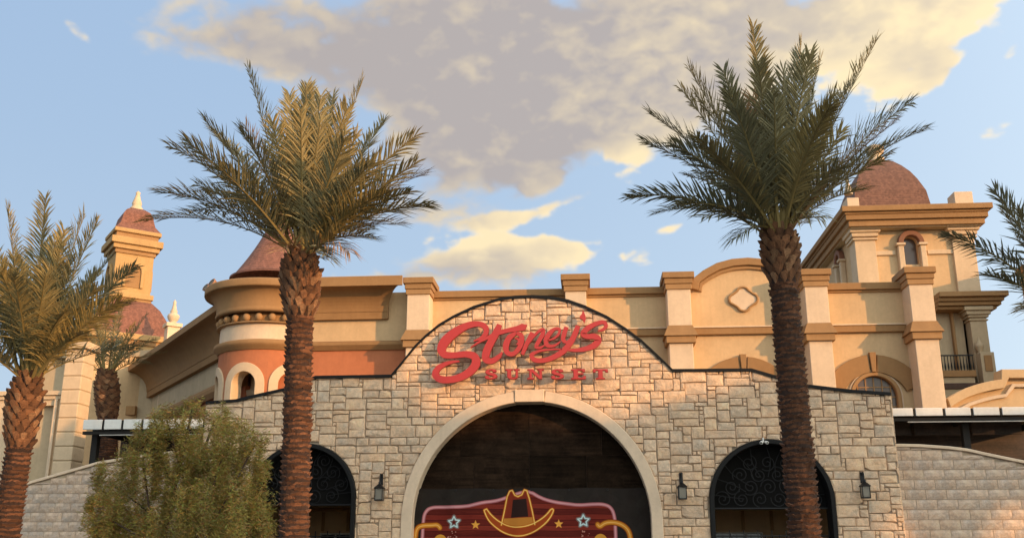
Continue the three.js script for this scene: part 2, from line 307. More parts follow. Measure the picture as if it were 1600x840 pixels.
  seen.forEach((p, i) => { const g = uvm(stoneGeo(p), R() * 9, R() * 9), m = Math.floor(R() * 8); if (i < 300) part(gate, 'stone', g, M.stones[m], { uv: false }); else rest[m % 3].push(g); });
  low.forEach((p) => rest[Math.floor(R() * 3)].push(uvm(stoneGeo(p), R() * 9, R() * 9)));
  rest.forEach((l, k) => { if (l.length) part(gate, 'small_stones', merge(l), M.stones[k], { uv: false }).userData.kind = 'stuff'; });
  // end faces of the wall, big arch surround in two halves with a key block, black cap strip along the top, arch soffits
  for (const [x0, x1] of [[wallL - 0.02, wallL + 0.01], [wallR - 0.01, wallR + 0.02]]) {
    const h = topAt((x0 + x1) / 2) - 0.03; let y = 0; const yy = [];
    while (y < h - 0.1) { const d = Math.min(0.2 + R() * 0.18, h - y); yy.push([y, y + d]); y += d; }
    for (const [a, b] of yy) part(gate, 'return_stone', box(x0, x1, a + 0.005, b - 0.005, -0.6, -0.02, 0.012), M.stones[Math.floor(R() * 8)], { o: R() * 5 });
  }
  const half = (a0, a1, jamb) => {
    const o = [], q = []; for (let i = 0; i <= 26; i++) { const a = lerp(a0, a1, i / 26); o.push(V2(big.xc + Math.cos(a) * (big.r + SUR), big.yc + Math.sin(a) * (big.r + SUR))); q.unshift(V2(big.xc + Math.cos(a) * big.r, big.yc + Math.sin(a) * big.r)); }
    const foot = jamb < 0 ? [V2(big.xc - big.r, 0.13), V2(big.xc - big.r - SUR, 0.13)] : [];
    return jamb < 0 ? [...foot, ...o, ...q] : [...o, V2(big.xc + big.r + SUR, 0.13), V2(big.xc + big.r, 0.13), ...q];
  };
  const kx0 = X(804, 620, 0), kx1 = X(851, 620, 0), aL = Math.PI - Math.acos((big.xc - kx0) / (big.r + 0.1)), aR = Math.acos((kx1 - big.xc) / (big.r + 0.1));
  const ringL = part(gate, 'arch_surround', extr(half(Math.PI, aL, -1).reverse(), -0.55, 0.06, [], 0.015), M.surround);
  part(gate, 'arch_surround', extr(half(aR, 0, 1).reverse(), -0.55, 0.06, [], 0.015), M.surround);
  part(gate, 'keystone', box(kx0 + 0.004, kx1 - 0.004, big.yc + big.r - 0.012, big.yc + big.r + SUR + 0.02, -0.5, 0.085, 0.02), M.surround);
  const strip = [...top.map((p) => V2(p.x, p.y + 0.03)), ...top.map((p) => V2(p.x, p.y - 0.045)).reverse()];
  part(gate, 'cap_strip', extr(strip, -0.64, 0.055), M.blackTrim);
  for (const A of [sideA, sideB]) {                          // black steel arch lining
    const o = archPts(A, 0.01, 0.13), q = archPts(A, -0.1, 0.13).reverse();
    part(gate, 'arch_lining', extr([...o, ...q], -0.5, 0.075, [], 0.012), M.blackTrim);
  }
}

// ---------------------------------------------------------------- dark boards and printed banner in the big arch
{
  const zb = -0.42, pb = (a, b) => onZ(a, b, zb);
  const t = thing('board_screen', 'dark stained plywood boards filling the top of the wide arch', 'screen', [big.xc, 0, zb]);
  const r = big.r + 0.05, row = [0.13, 2.1, pb(831, 712).y, big.yc + r + 0.02], cuts = [[big.xc - r, pb(735, 800).x, pb(925, 800).x, big.xc + r], [big.xc - r, pb(741, 740).x, pb(827, 740).x, pb(917, 740).x, big.xc + r], [big.xc - r, pb(720, 680).x, pb(827, 680).x, pb(940, 680).x, big.xc + r]];
  let k = 0;
  for (let j = 0; j < 3; j++) for (let i = 0; i + 1 < cuts[j].length; i++) {
    const x0 = cuts[j][i], x1 = cuts[j][i + 1], y0 = row[j], y1 = row[j + 1], pts = [V2(x0 + 0.006, y0 + 0.006), V2(x1 - 0.006, y0 + 0.006)], n = 14;
    const cap = (x) => Math.min(y1 - 0.006, big.yc + Math.sqrt(Math.max(0, r * r - (x - big.xc) ** 2)));
    if (y1 <= big.yc) pts.push(V2(x1 - 0.006, y1 - 0.006), V2(x0 + 0.006, y1 - 0.006));
    else for (let q = 0; q <= n; q++) { const x = lerp(x1 - 0.006, x0 + 0.006, q / n); pts.push(V2(x, Math.max(y0 + 0.007, cap(x)))); }
    part(t, 'board', extr(pts, zb - 0.03, zb + (k % 2) * 0.006), M.ply[k++ % 5], { o: k * 1.37 });
  }
  part(t, 'backing', extr(archPts(big, 0.02, 0.13), zb - 0.09, zb - 0.035), M.brownWood);
  for (const x of [cuts[1][1], cuts[1][3]]) part(t, 'batten', box(x - 0.04, x + 0.04, 0.13, row[3] - 1.2, zb - 0.2, zb - 0.095), M.brownWood);

  // the banner: coordinates below are pixels of the photograph
  const W = 1472, H = 700, c = document.createElement('canvas'); c.width = W; c.height = H; const g = c.getContext('2d'), S = 4;
  const p = (x, y) => [(x - 648) * S, (y - 763) * S];
  const path = (pts, close) => { g.beginPath(); pts.forEach((q, i) => g[i ? 'lineTo' : 'moveTo'](...p(...q))); if (close) g.closePath(); };
  const smooth = (pts, close) => { g.beginPath(); const P = pts.map((q) => p(...q)); g.moveTo(...P[0]); for (let i = 1; i < P.length - 1; i++) g.quadraticCurveTo(...P[i], (P[i][0] + P[i + 1][0]) / 2, (P[i][1] + P[i + 1][1]) / 2); g.lineTo(...P[P.length - 1]); if (close) g.closePath(); };
  g.fillStyle = '#2e2824'; g.fillRect(0, 0, W, H);
  const R = rng(8);
  for (let i = 0; i < 900; i++) { g.fillStyle = `rgba(${R() < 0.5 ? '90,80,70' : '10,8,6'},${R() * 0.06})`; g.beginPath(); g.ellipse(R() * W, R() * H, 10 + R() * 60, 5 + R() * 30, R() * 3, 0, 7); g.fill(); }
  const board = [[661, 900], [662, 812], [666, 797], [676, 790.5], [700, 790.5], [730, 790.5], [742, 788], [757, 784], [776, 781.5], [794, 776], [812, 770], [830, 768], [844, 777], [864, 783], [885, 785.5], [905, 789], [925, 788], [946, 787.5], [956, 793], [960, 805], [961, 820], [961, 900]];
  smooth(board, true); g.save(); g.clip();
  g.fillStyle = '#742a20'; g.fillRect(0, 0, W, H);
  for (let y = 770, k = 0; y < 940; y += 8.2, k++) { g.fillStyle = ['#7d2c22', '#6b241c', '#843125', '#5f2019'][k % 4]; g.fillRect(0, (y - 763) * S, W, 31); g.fillStyle = '#3c130f'; g.fillRect(0, (y - 763) * S + 30, W, 3); for (let q = 0; q < 70; q++) { g.fillStyle = `rgba(${R() < 0.5 ? '40,10,8' : '190,80,50'},${R() * 0.22})`; g.fillRect(R() * W, (y - 763) * S + R() * 28, 20 + R() * 150, 1 + R() * 2.5); } }
  g.restore();
  smooth(board, false); g.lineJoin = 'round'; g.lineCap = 'round'; g.strokeStyle = '#b0686c'; g.lineWidth = 22; g.stroke(); smooth(board, false); g.strokeStyle = '#d99a9c'; g.lineWidth = 11; g.stroke();
  const crown = [[785, 818], [790, 795], [794, 775], [798, 766.5], [802, 765.5], [806, 773], [811, 775.5], [817, 773], [821, 765.5], [825, 767], [829, 780], [833, 797], [837, 818]];
  path(crown, true); g.fillStyle = '#8a3420'; g.fill(); path([[803, 780], [824, 779], [827, 806], [800, 807]], true); g.fillStyle = '#33201c'; g.fill();
  path([[788, 808], [835, 807], [838, 824], [784, 825]], true); g.fillStyle = '#c98235'; g.fill();
  const brim = [[758, 796], [762, 808], [774, 820], [791, 831], [812, 836], [833, 831], [852, 818], [862, 806], [867, 795], [863, 793], [855, 804], [841, 814], [826, 820], [811, 822], [796, 820], [780, 812], [768, 802], [762, 794]];
  smooth(brim, true); g.fillStyle = '#a8481f'; g.fill();
  for (const [col, w] of [['#c2601c', 15], ['#e8a23a', 8], ['#ffe08a', 3]]) { g.strokeStyle = col; g.lineWidth = w; smooth(brim, true); g.stroke(); path(crown, false); g.stroke(); }
  const star = (x, y, r, inner = 0.42) => { path(Array.from({ length: 10 }, (_, i) => { const a = -Math.PI / 2 + i * Math.PI / 5, q = i % 2 ? r * inner : r; return [x + Math.cos(a) * q, y + Math.sin(a) * q]; }), true); };
  for (const [x, y] of [[711, 814], [912, 812.5]]) { star(x, y, 9.5, 0.5); g.strokeStyle = 'rgba(150,190,190,0.5)'; g.lineWidth = 20; g.stroke(); star(x, y, 9, 0.5); g.strokeStyle = '#cfe6e4'; g.lineWidth = 8; g.stroke(); }
  for (const [x, y] of [[745, 818.5], [874, 816.5]]) { star(x, y, 7.5); g.fillStyle = '#f0a948'; g.fill(); }
  for (const s of [[[689, 822], [686, 817], [676, 818.5], [662, 819], [653, 823], [651, 836], [650, 870]], [[934, 818], [936, 823], [945, 815], [962, 814], [976, 820], [984, 832], [984, 870]]]) { smooth(s); g.strokeStyle = '#8d4517'; g.lineWidth = 36; g.stroke(); smooth(s); g.strokeStyle = '#d98a2e'; g.lineWidth = 25; g.stroke(); smooth(s); g.strokeStyle = '#f0b860'; g.lineWidth = 7; g.stroke(); }
  for (const [x, y] of [[690, 842], [938, 842]]) { g.fillStyle = '#dd9a3e'; g.beginPath(); g.arc(...p(x, y), 40, 0, 7); g.fill(); }
  for (const [x, y] of [[708, 832], [916, 831]]) for (let i = 0; i < 9; i++) { g.fillStyle = '#c58a78'; g.beginPath(); g.arc(...p(x + (R() - 0.5) * 16, y + (R() - 0.5) * 10), 2 + R() * 4, 0, 7); g.fill(); }
  const map = new THREE.CanvasTexture(c); map.colorSpace = THREE.SRGBColorSpace; map.anisotropy = 8;
  const zn = -0.3, a = onZ(648, 763, zn), b = onZ(1016, 763, zn), w = b.x - a.x, h = w * H / W, geo = new THREE.PlaneGeometry(w, h, 90, 24), q = geo.attributes.position;
  for (let i = 0; i < q.count; i++) { const x = q.getX(i) / w, y = q.getY(i) / h; q.setZ(i, 0.02 * Math.sin(x * 23 + y * 3) + 0.012 * Math.sin(x * 61 - y * 9) + 0.03 * Math.exp(-Math.pow((x + 0.3 + 0.1 * y) / 0.02, 2)) + 0.025 * Math.exp(-Math.pow((x + 0.06) / 0.03, 2))); q.setY(i, q.getY(i) - 0.02 * Math.pow(Math.sin(x * 12.5), 2) * (y + 0.5)); }
  geo.computeVertexNormals();
  const ban = thing('banner', 'printed vinyl banner with a glowing cowboy hat on a red plank sign', 'banner', [(a.x + b.x) / 2, a.y - h / 2, zn]);
  part(ban, 'printed_sheet', geo, mat(lin(0.85, 0.85, 0.85), { map, roughness: 0.85, specularIntensity: 0.25 }), { local: true, uv: false });
  for (let i = 0; i < 7; i++) { const e = new THREE.TorusGeometry(0.022, 0.006, 6, 14); e.translate(lerp(-w / 2 + 0.1, w / 2 - 0.1, i / 6), h / 2 - 0.05, 0.04); part(ban, 'grommet', e, M.iron, { local: true }); }
}

// ---------------------------------------------------------------- side arches: vestibules and iron gates
function sideArch(A, labelGate, labelRoom) {
  const zR = -5.0, x0 = A.xc - A.r - 0.35, x1 = A.xc + A.r + 0.35, yT = A.yc + A.r + 0.25;
  const v = thing('vestibule', labelRoom, 'vestibule', [A.xc, 0, -1.8], 0, 'entrance vestibules');
  part(v, 'floor', box(x0, x1, 0.01, 0.12, zR, -0.63, 0), M.concrete);
  part(v, 'side_wall', box(x0 - 0.12, x0, 0, yT, zR, -0.625, 0), M.tan); part(v, 'side_wall', box(x1, x1 + 0.12, 0, yT, zR, -0.625, 0), M.tan);
  part(v, 'ceiling', box(x0 - 0.12, x1 + 0.12, yT + 0.002, yT + 0.12, zR - 0.12, -0.625, 0), M.beige);
  const yw = 1.6 + (30 / 25) * (Y(1180, 831, 0) - 1.6), wx0 = A.xc - 0.85, wx1 = A.xc + 0.55;
  part(v, 'back_wall', extr([V2(x0 - 0.12, 0), V2(x1 + 0.12, 0), V2(x1 + 0.12, yT), V2(x0 - 0.12, yT)], zR - 0.12, zR - 0.001, [[V2(wx0, 0.9), V2(wx0, yw), V2(wx1, yw), V2(wx1, 0.9)]]), M.tan);
  part(v, 'cornice_board', box(x0 + 0.003, x1 - 0.003, yw + 0.62, yw + 0.7, zR + 0.002, zR + 0.08), M.ochre);
  for (let i = 0; i < 5; i++) { const x = lerp(x0 + 0.2, x1 - 0.2, i / 4); part(v, 'pilaster_strip', box(x - 0.05, x + 0.05, yw + 0.05, yw + 0.6, zR + 0.002, zR + 0.03), M.ochre2); }
  const win = part(v, 'window', box(wx0 + 0.003, wx1 - 0.003, 0.903, yw - 0.003, zR - 0.1, zR - 0.07, 0), M.glassDark);
  for (let i = 0; i <= 3; i++) { const x = lerp(wx0 + 0.03, wx1 - 0.03, i / 3); part(win, 'mullion', box(x - 0.025, x + 0.025, 0.905, yw - 0.005, zR - 0.068, zR - 0.01), M.white); }
  part(win, 'mullion', box(wx0 + 0.006, wx1 - 0.006, yw - 0.05, yw - 0.006, zR - 0.069, zR - 0.014), M.white);

  const gt = thing('iron_gate', labelGate, 'gate', [A.xc, 0.13, -0.3], 0, 'wrought iron arch gates');
  const rr = A.r - 0.105, rail = A.yc - 0.12;
  part(gt, 'tympanum_dark_sheet', extr(archPts({ xc: A.xc, yc: A.yc, r: rr }, 0, rail - 0.02), -0.42, -0.4), M.nearBlack);  // even near-black sheet across the arch head, behind the scrolls
  part(gt, 'rail', box(A.xc - rr, A.xc + rr, rail - 0.04, rail, -0.33, -0.26), M.iron);
  part(gt, 'rail', box(A.xc - rr, A.xc + rr, 0.3, 0.34, -0.33, -0.26), M.iron);
  for (let i = 0; i <= 16; i++) { const x = lerp(A.xc - rr + 0.02, A.xc + rr - 0.02, i / 16); part(gt, 'bar', box(x - 0.01, x + 0.01, 0.2, Y(1200, 828, -0.3) - (i % 2) * 0.1, -0.305, -0.285, 0), M.iron); }
  part(gt, 'rail', box(A.xc - rr, A.xc + rr, Y(1200, 836, -0.3) - 0.03, Y(1200, 836, -0.3), -0.312, -0.278), M.iron);
  const spiral = (x, y, s, flip, rot) => { const pts = []; for (let i = 0; i <= 26; i++) { const a = i / 26 * Math.PI * 3.4, q = s * (1 - i / 30); pts.push(new THREE.Vector3(x + Math.cos(a * flip + rot) * q * 0.5, y + Math.sin(a * flip + rot) * q * 0.5, -0.3)); } return tube(pts, 0.013, 40, 5); };
  const R = rng(Math.round(A.r * 1000));
  for (let j = 0; j < 5; j++) { const n = 6 - j; for (let i = 0; i < n; i++) { const y = rail + 0.2 + j * 0.29, x = A.xc + (i - (n - 1) / 2) * 0.45; if (Math.hypot(x - A.xc, Math.max(0, y - A.yc)) < rr - 0.2) { part(gt, 'scroll', spiral(x, y, 0.4, i % 2 ? 1 : -1, R() * 6), M.iron); } } }
  for (let i = 0; i < 11; i++) { const a = Math.PI * (i + 0.5) / 11, p1 = new THREE.Vector3(A.xc + Math.cos(a) * rr, A.yc + Math.sin(a) * rr, -0.3), p0 = new THREE.Vector3(A.xc + Math.cos(a) * rr * 0.45, A.yc + Math.sin(a) * rr * 0.45, -0.3), m = p0.clone().lerp(p1, 0.5); m.x += 0.08 * (i % 2 ? 1 : -1); part(gt, 'scroll_stem', tube([p0, m, p1], 0.01, 12, 5), M.iron); }
}
sideArch(sideA, 'black wrought iron gate in the arch half hidden by the olive tree', 'dim ochre vestibule behind the arch beside the olive tree');
sideArch(sideB, 'black wrought iron gate in the arch between two wall lanterns', 'dim ochre vestibule behind the arch between two wall lanterns');

// ---------------------------------------------------------------- lanterns
function lantern(px, py0, py1, label) {                       // py0 bracket top, py1 foot of the lantern body
  const a = onZ(px, py1, 0.22), yT = onZ(px, py0, 0.05).y, s = (yT - a.y) / 0.72;
  const t = thing('wall_lantern', label, 'lantern', [a.x, a.y, 0.03], 0, 'black wall lanterns on the stone wall');
  const L = (n, g, m, up = t) => { g.scale(s, s, s); return part(up, n, g, m, { local: true }); };
  L('back_plate', box(-0.05, 0.05, 0.42, 0.72, -0.02, 0.012), M.iron);
  L('arm', tube([new THREE.Vector3(0, 0.62, 0.01), new THREE.Vector3(0, 0.71, 0.08), new THREE.Vector3(0, 0.69, 0.17), new THREE.Vector3(0, 0.56, 0.2)], 0.014, 16, 6), M.iron);
  L('base', box(-0.115, 0.115, 0.0, 0.035, 0.085, 0.315), M.iron);
  for (const [x, z] of [[-1, -1], [1, -1], [-1, 1], [1, 1]]) L('post', box(x * 0.1 - 0.012, x * 0.1 + 0.012, 0.03, 0.33, 0.2 + z * 0.1 - 0.012, 0.2 + z * 0.1 + 0.012, 0.003), M.iron);
  for (const [x0, x1, z0, z1] of [[-0.088, 0.088, 0.294, 0.298], [-0.088, 0.088, 0.102, 0.106], [-0.1, -0.096, 0.112, 0.288], [0.096, 0.1, 0.112, 0.288]]) L('pane', box(x0, x1, 0.036, 0.325, z0, z1, 0), M.lampGlass);
  const roof = new THREE.CylinderGeometry(0.04, 0.19, 0.11, 4, 1); roof.rotateY(Math.PI / 4); roof.translate(0, 0.385, 0.2); L('cap', roof, M.iron);
  L('cap_rim', box(-0.135, 0.135, 0.315, 0.332, 0.065, 0.335), M.iron);
  const fin = lathe([[0.045, 0.435], [0.03, 0.46], [0.04, 0.48], [0.015, 0.51], [0.012, 0.58], [0, 0.6]], 10); fin.translate(0, 0, 0.2); L('finial', fin, M.iron);
  const cand = new THREE.CylinderGeometry(0.02, 0.02, 0.16, 10); cand.translate(0, 0.115, 0.2); L('candle_tube', cand, M.white);
}
lantern(592, 740, 782, 'black wall lantern on the stone between the wide arch and the tree');
lantern(1067, 738, 780, 'black wall lantern on the stone beside the printed banner');
lantern(1354, 737, 778, 'black wall lantern at the end of the stone wall by the block wall');

// small pale lamp fitting clamped to the crown of one arch
{
  const p = onZ(1193, 690, 0.1), t = thing('arch_spotlight', 'small white twin spotlight clamped on the crown of the arch by the palm', 'spotlight', [p.x, p.y, 0.05]);
  part(t, 'bracket', box(-0.02, 0.02, -0.02, 0.1, -0.02, 0.08), M.white, { local: true });
  for (const s of [-1, 1]) { const h = part(t, 'head', lathe([[0.0, 0], [0.025, 0.005], [0.04, 0.06], [0.042, 0.09], [0.03, 0.092]], 10).rotateX(2.2).rotateZ(s * 0.7).translate(s * 0.04, 0.0, 0.1), M.white, { local: true }); }
}

// ---------------------------------------------------------------- sign
{
  const zs = 0.17, dep = 0.1;
  const z5 = (x, y) => { const p = onZ(640 + x / 4.2, 440 + y / 4.2, zs + dep); return [p.x, p.y]; };
  const s5 = (z5(100, 300)[0] - z5(0, 300)[0]) / 100;
  const c0 = z5(720, 450);
  const sign = thing('lettering_sign', 'raised red script and block letters fixed to the stone above the wide arch', 'sign', [c0[0], c0[1], 0.03]);
  const stroke = (pts, n = 60) => {                            // brush stroke: [x, y, width]
    const P = pts.map(([x, y]) => { const q = z5(x, y); return new THREE.Vector3(q[0], q[1], 0); }), cv = new THREE.CatmullRomCurve3(P, false, 'centripetal'), L = [], Rr = [];
    const wAt = (t) => { const f = t * (pts.length - 1), i = Math.min(pts.length - 2, Math.floor(f)); return lerp(pts[i][2], pts[i + 1][2], sstep(f - i, 0, 1)) * s5 * 1.08; };
    for (let i = 0; i <= n; i++) { const t = i / n, p = cv.getPoint(t), d = cv.getTangent(t), w = wAt(t) / 2; L.push([p.x - d.y * w, p.y + d.x * w]); Rr.push([p.x + d.y * w, p.y - d.x * w]); }
    const v = [], f = zs + dep, b = zs, quad = (a, b2, c, d) => v.push(...a, ...b2, ...c, ...a, ...c, ...d);
    const e = [], sd = [];
    for (let i = 0; i < n; i++) { const l0 = L[i], l1 = L[i + 1], r0 = Rr[i], r1 = Rr[i + 1]; quad([...r0, f], [...r1, f], [...l1, f], [...l0, f]); }
    const face = v.splice(0);
    for (let i = 0; i < n; i++) { const l0 = L[i], l1 = L[i + 1], r0 = Rr[i], r1 = Rr[i + 1]; quad([...l0, f], [...l1, f], [...l1, b], [...l0, b]); quad([...r1, f], [...r0, f], [...r0, b], [...r1, b]); quad([...l0, b], [...l1, b], [...r1, b], [...r0, b]); }
    quad([...L[0], f], [...L[0], b], [...Rr[0], b], [...Rr[0], f]); quad([...Rr[n], f], [...Rr[n], b], [...L[n], b], [...L[n], f]);
    const mk = (arr) => { const g = new THREE.BufferGeometry(); g.setAttribute('position', new THREE.Float32BufferAttribute(arr, 3)); g.computeVertexNormals(); return g; };
    return [mk(face), mk(v)];
  };
  const letter = (strokes) => {
    const a = [], b = []; strokes.forEach((s, k) => { const [f, e] = stroke(s); f.translate(0, 0, k * 0.0025); e.translate(0, 0, k * 0.0025); a.push(f); b.push(e); });
    const m = part(sign, 'letter', merge(a), M.signRed); part(m, 'letter_return', merge(b), M.signSide);
  };
  letter([[[420, 388, 8], [470, 368, 20], [500, 335, 30], [498, 298, 34], [455, 276, 32], [380, 286, 40], [300, 328, 52], [236, 384, 58], [208, 436, 54], [222, 474, 42], [290, 482, 36], [370, 474, 38], [425, 490, 46], [436, 530, 52], [404, 580, 48], [340, 622, 44], [260, 642, 40], [195, 636, 42], [168, 606, 42], [185, 568, 34], [235, 538, 24], [285, 524, 17], [325, 521, 10]]]);
  letter([[[590, 280, 30], [566, 335, 42], [530, 400, 44], [503, 462, 46], [500, 506, 42], [535, 520, 34], [580, 494, 27], [608, 462, 12]], [[398, 432, 5], [450, 398, 12], [520, 362, 20], [566, 340, 26]], [[566, 338, 28], [640, 320, 26], [700, 308, 32], [744, 296, 42], [770, 282, 6]]]);
  letter([[[702, 334, 20], [656, 364, 34], [632, 415, 36], [638, 460, 30], [672, 474, 26], [710, 446, 28], [734, 396, 30], [732, 352, 28], [702, 334, 20]], [[690, 372, 8], [712, 376, 14], [716, 400, 14], [700, 412, 8]]]);
  letter([[[806, 332, 26], [786, 370, 25], [760, 425, 24], [738, 476, 21]], [[768, 420, 7], [806, 368, 13], [846, 326, 17], [876, 314, 22], [872, 346, 26], [846, 392, 25], [830, 426, 20], [852, 433, 15], [890, 414, 8]]]);
  letter([[[906, 386, 8], [948, 370, 12], [980, 340, 16], [984, 312, 18], [956, 308, 18], [918, 338, 28], [896, 380, 29], [902, 414, 24], [938, 421, 17], [968, 408, 12], [990, 390, 7]]]);
  letter([[[1030, 296, 24], [1014, 340, 28], [1008, 380, 25], [1030, 396, 18], [1062, 368, 11]], [[1106, 288, 28], [1086, 340, 32], [1056, 398, 33], [1010, 452, 34], [940, 496, 30], [870, 516, 28], [815, 508, 28], [800, 482, 24], [836, 458, 16], [920, 444, 11], [1000, 442, 8]]]);
  { const g = extr([[1138, 184], [1152, 214], [1158, 240], [1146, 272], [1138, 250], [1120, 240], [1117, 226], [1130, 212]].map(([x, y]) => V2(...z5(x, y))).reverse(), zs, zs + dep); part(sign, 'letter', g, M.signRed); }
  letter([[[1236, 322, 8], [1270, 312, 16], [1290, 288, 22], [1276, 266, 24], [1226, 274, 26], [1164, 308, 32], [1138, 342, 32], [1165, 358, 30], [1215, 358, 34], [1240, 380, 38], [1212, 416, 36], [1150, 440, 28], [1090, 448, 20], [1030, 446, 11], [960, 440, 5]]]);
  const font = await new FontLoader().loadAsync('fonts/droid/droid_serif_bold.typeface.json');
  [['S', 492, 575], ['U', 628, 722], ['N', 772, 881], ['S', 927, 1013], ['E', 1060, 1157], ['T', 1203, 1303]].forEach(([ch, a, b]) => {
    const g = new TextGeometry(ch, { font, size: 1, depth: dep, curveSegments: 6, bevelEnabled: true, bevelSize: 0.045, bevelThickness: 0.004, bevelSegments: 1 }); g.computeBoundingBox(); const q = g.boundingBox, l = z5(a, 640), r = z5(b, 571);
    const sx = (r[0] - l[0]) / (q.max.x - q.min.x), sy = (r[1] - l[1]) / (q.max.y - q.min.y);
    g.translate(-q.min.x, -q.min.y, 0); g.scale(sx, sy, 1); g.translate(l[0], l[1], zs);
    const m = part(sign, 'letter', g, [M.signRed, M.signSide]);
  });
  for (const [x, y] of [[217, 430], [432, 520], [300, 634], [520, 424], [640, 410], [764, 424], [902, 395], [1056, 398], [870, 512], [1228, 372], [1280, 268], [1138, 236], [535, 606], [640, 600], [792, 610], [970, 606], [1080, 606], [1253, 610]]) { const q = z5(x, y); part(sign, 'stand_off', box(q[0] - 0.012, q[0] + 0.012, q[1] - 0.012, q[1] + 0.012, -0.01, zs + 0.004, 0), M.iron); }
}

// ---------------------------------------------------------------- low block walls either side
function blockWall(label, capPx, z, xa, xb, bl, bh, seed) {
  const cap = capPx.map(([a, b]) => onZ(a, b, z)), R = rng(seed);
  const hAt = (x) => { if (x <= cap[0].x) return cap[0].y; for (let i = 1; i < cap.length; i++) if (x <= cap[i].x) return lerp(cap[i - 1].y, cap[i].y, (x - cap[i - 1].x) / (cap[i].x - cap[i - 1].x)); return cap[cap.length - 1].y; };
  const t = thing('block_wall', label, 'wall', [(xa + xb) / 2, 0, z - 0.15]);
  const N = 40, line = Array.from({ length: N + 1 }, (_, i) => { const x = lerp(xa, xb, i / N); return V2(x, hAt(x)); });
  part(t, 'wall_core', extr([V2(xa, 0), V2(xb, 0), ...line.map((p) => V2(p.x, p.y - 0.09)).reverse()], z - 0.3, z - 0.022), M.mortar);
  part(t, 'cap', extr([...line.map((p) => V2(p.x, p.y - 0.075)), ...line.slice().reverse()], z - 0.33, z + 0.035, [], 0.012), M.surround);
  const shapes = [0, 1, 2, 3].map(() => {                       // split-faced block with an uneven front
    const v = [], nx = 5, ny = 3, P = []; for (let j = 0; j <= ny; j++) for (let i = 0; i <= nx; i++) { const e = i === 0 || j === 0 || i === nx || j === ny; P.push([(i / nx - 0.5) * (bl - 0.012), (j / ny - 0.5) * (bh - 0.012), e ? -0.012 + R() * 0.004 : R() * 0.016]); }
    const tri = (a, b, c) => v.push(...a, ...b, ...c);
    for (let j = 0; j < ny; j++) for (let i = 0; i < nx; i++) { const a = P[j * (nx + 1) + i], b = P[j * (nx + 1) + i + 1], c = P[(j + 1) * (nx + 1) + i + 1], d = P[(j + 1) * (nx + 1) + i]; tri(a, b, c); tri(a, c, d); }
    const rim = []; for (let i = 0; i <= nx; i++) rim.push(P[i]); for (let j = 1; j <= ny; j++) rim.push(P[j * (nx + 1) + nx]); for (let i = nx - 1; i >= 0; i--) rim.push(P[ny * (nx + 1) + i]); for (let j = ny - 1; j > 0; j--) rim.push(P[j * (nx + 1)]);
    rim.forEach((a, k) => { const b = rim[(k + 1) % rim.length], a2 = [a[0], a[1], -0.06], b2 = [b[0], b[1], -0.06]; tri(a2, b2, b); tri(a2, b, a); });
    const g = new THREE.BufferGeometry(); g.setAttribute('position', new THREE.Float32BufferAttribute(v, 3)); g.computeVertexNormals(); return uvm(g, R() * 5, R() * 5);
  });
  const rest = []; let n = 0;
  for (let r = 0; r * bh < 5; r++) for (let x = xa + (r % 2 ? -bl / 2 : 0); x < xb; x += bl) {
    const y0 = r * bh, x0 = Math.max(x, xa), x1 = Math.min(x + bl, xb), lim = Math.min(hAt(x0), hAt(x1)) - 0.07;
    if (y0 > lim - 0.03 || x1 - x0 < 0.06) continue;
    const y1 = Math.min(y0 + bh, lim), whole = shapes[Math.floor(R() * 4)], m = M.blocks[Math.floor(R() * 4)], sx = (x1 - x0) / bl, sy = (y1 - y0) / bh;
    if (y1 < 1.9 || n >= 300) { const g = whole.clone(); g.scale(sx, sy, 1); g.translate((x0 + x1) / 2, (y0 + y1) / 2, z); rest.push(g); continue; }
    const k = shadows(new THREE.Mesh(whole, m)); k.name = 'block'; k.scale.set(sx, sy, 1); k.position.set((x0 + x1) / 2 - t.position.x, (y0 + y1) / 2, z - t.position.z); t.add(k); n++;
  }
  if (rest.length) part(t, 'lower_blocks', merge(rest), M.blocks[0], { uv: false }).userData.kind = 'stuff';
}
blockWall('buff split-face block wall with a curved cap beside the dark canopy', [[1392, 693], [1436, 693.7], [1484, 697], [1513, 700.6], [1541, 707], [1570, 713], [1600, 719], [1660, 733], [1760, 752]], -0.3, wallR - 0.3, wallR + 5.2, 0.49, 0.236, 11);
blockWall('buff split-face block wall with a rising cap behind the olive tree', [[-160, 792], [-60, 776], [35, 755], [90, 739], [153, 721], [187, 715.5], [240, 707], [330, 700]], -0.3, X(-170, 800, -0.3), wallL + 0.3, 0.42, 0.236, 23);

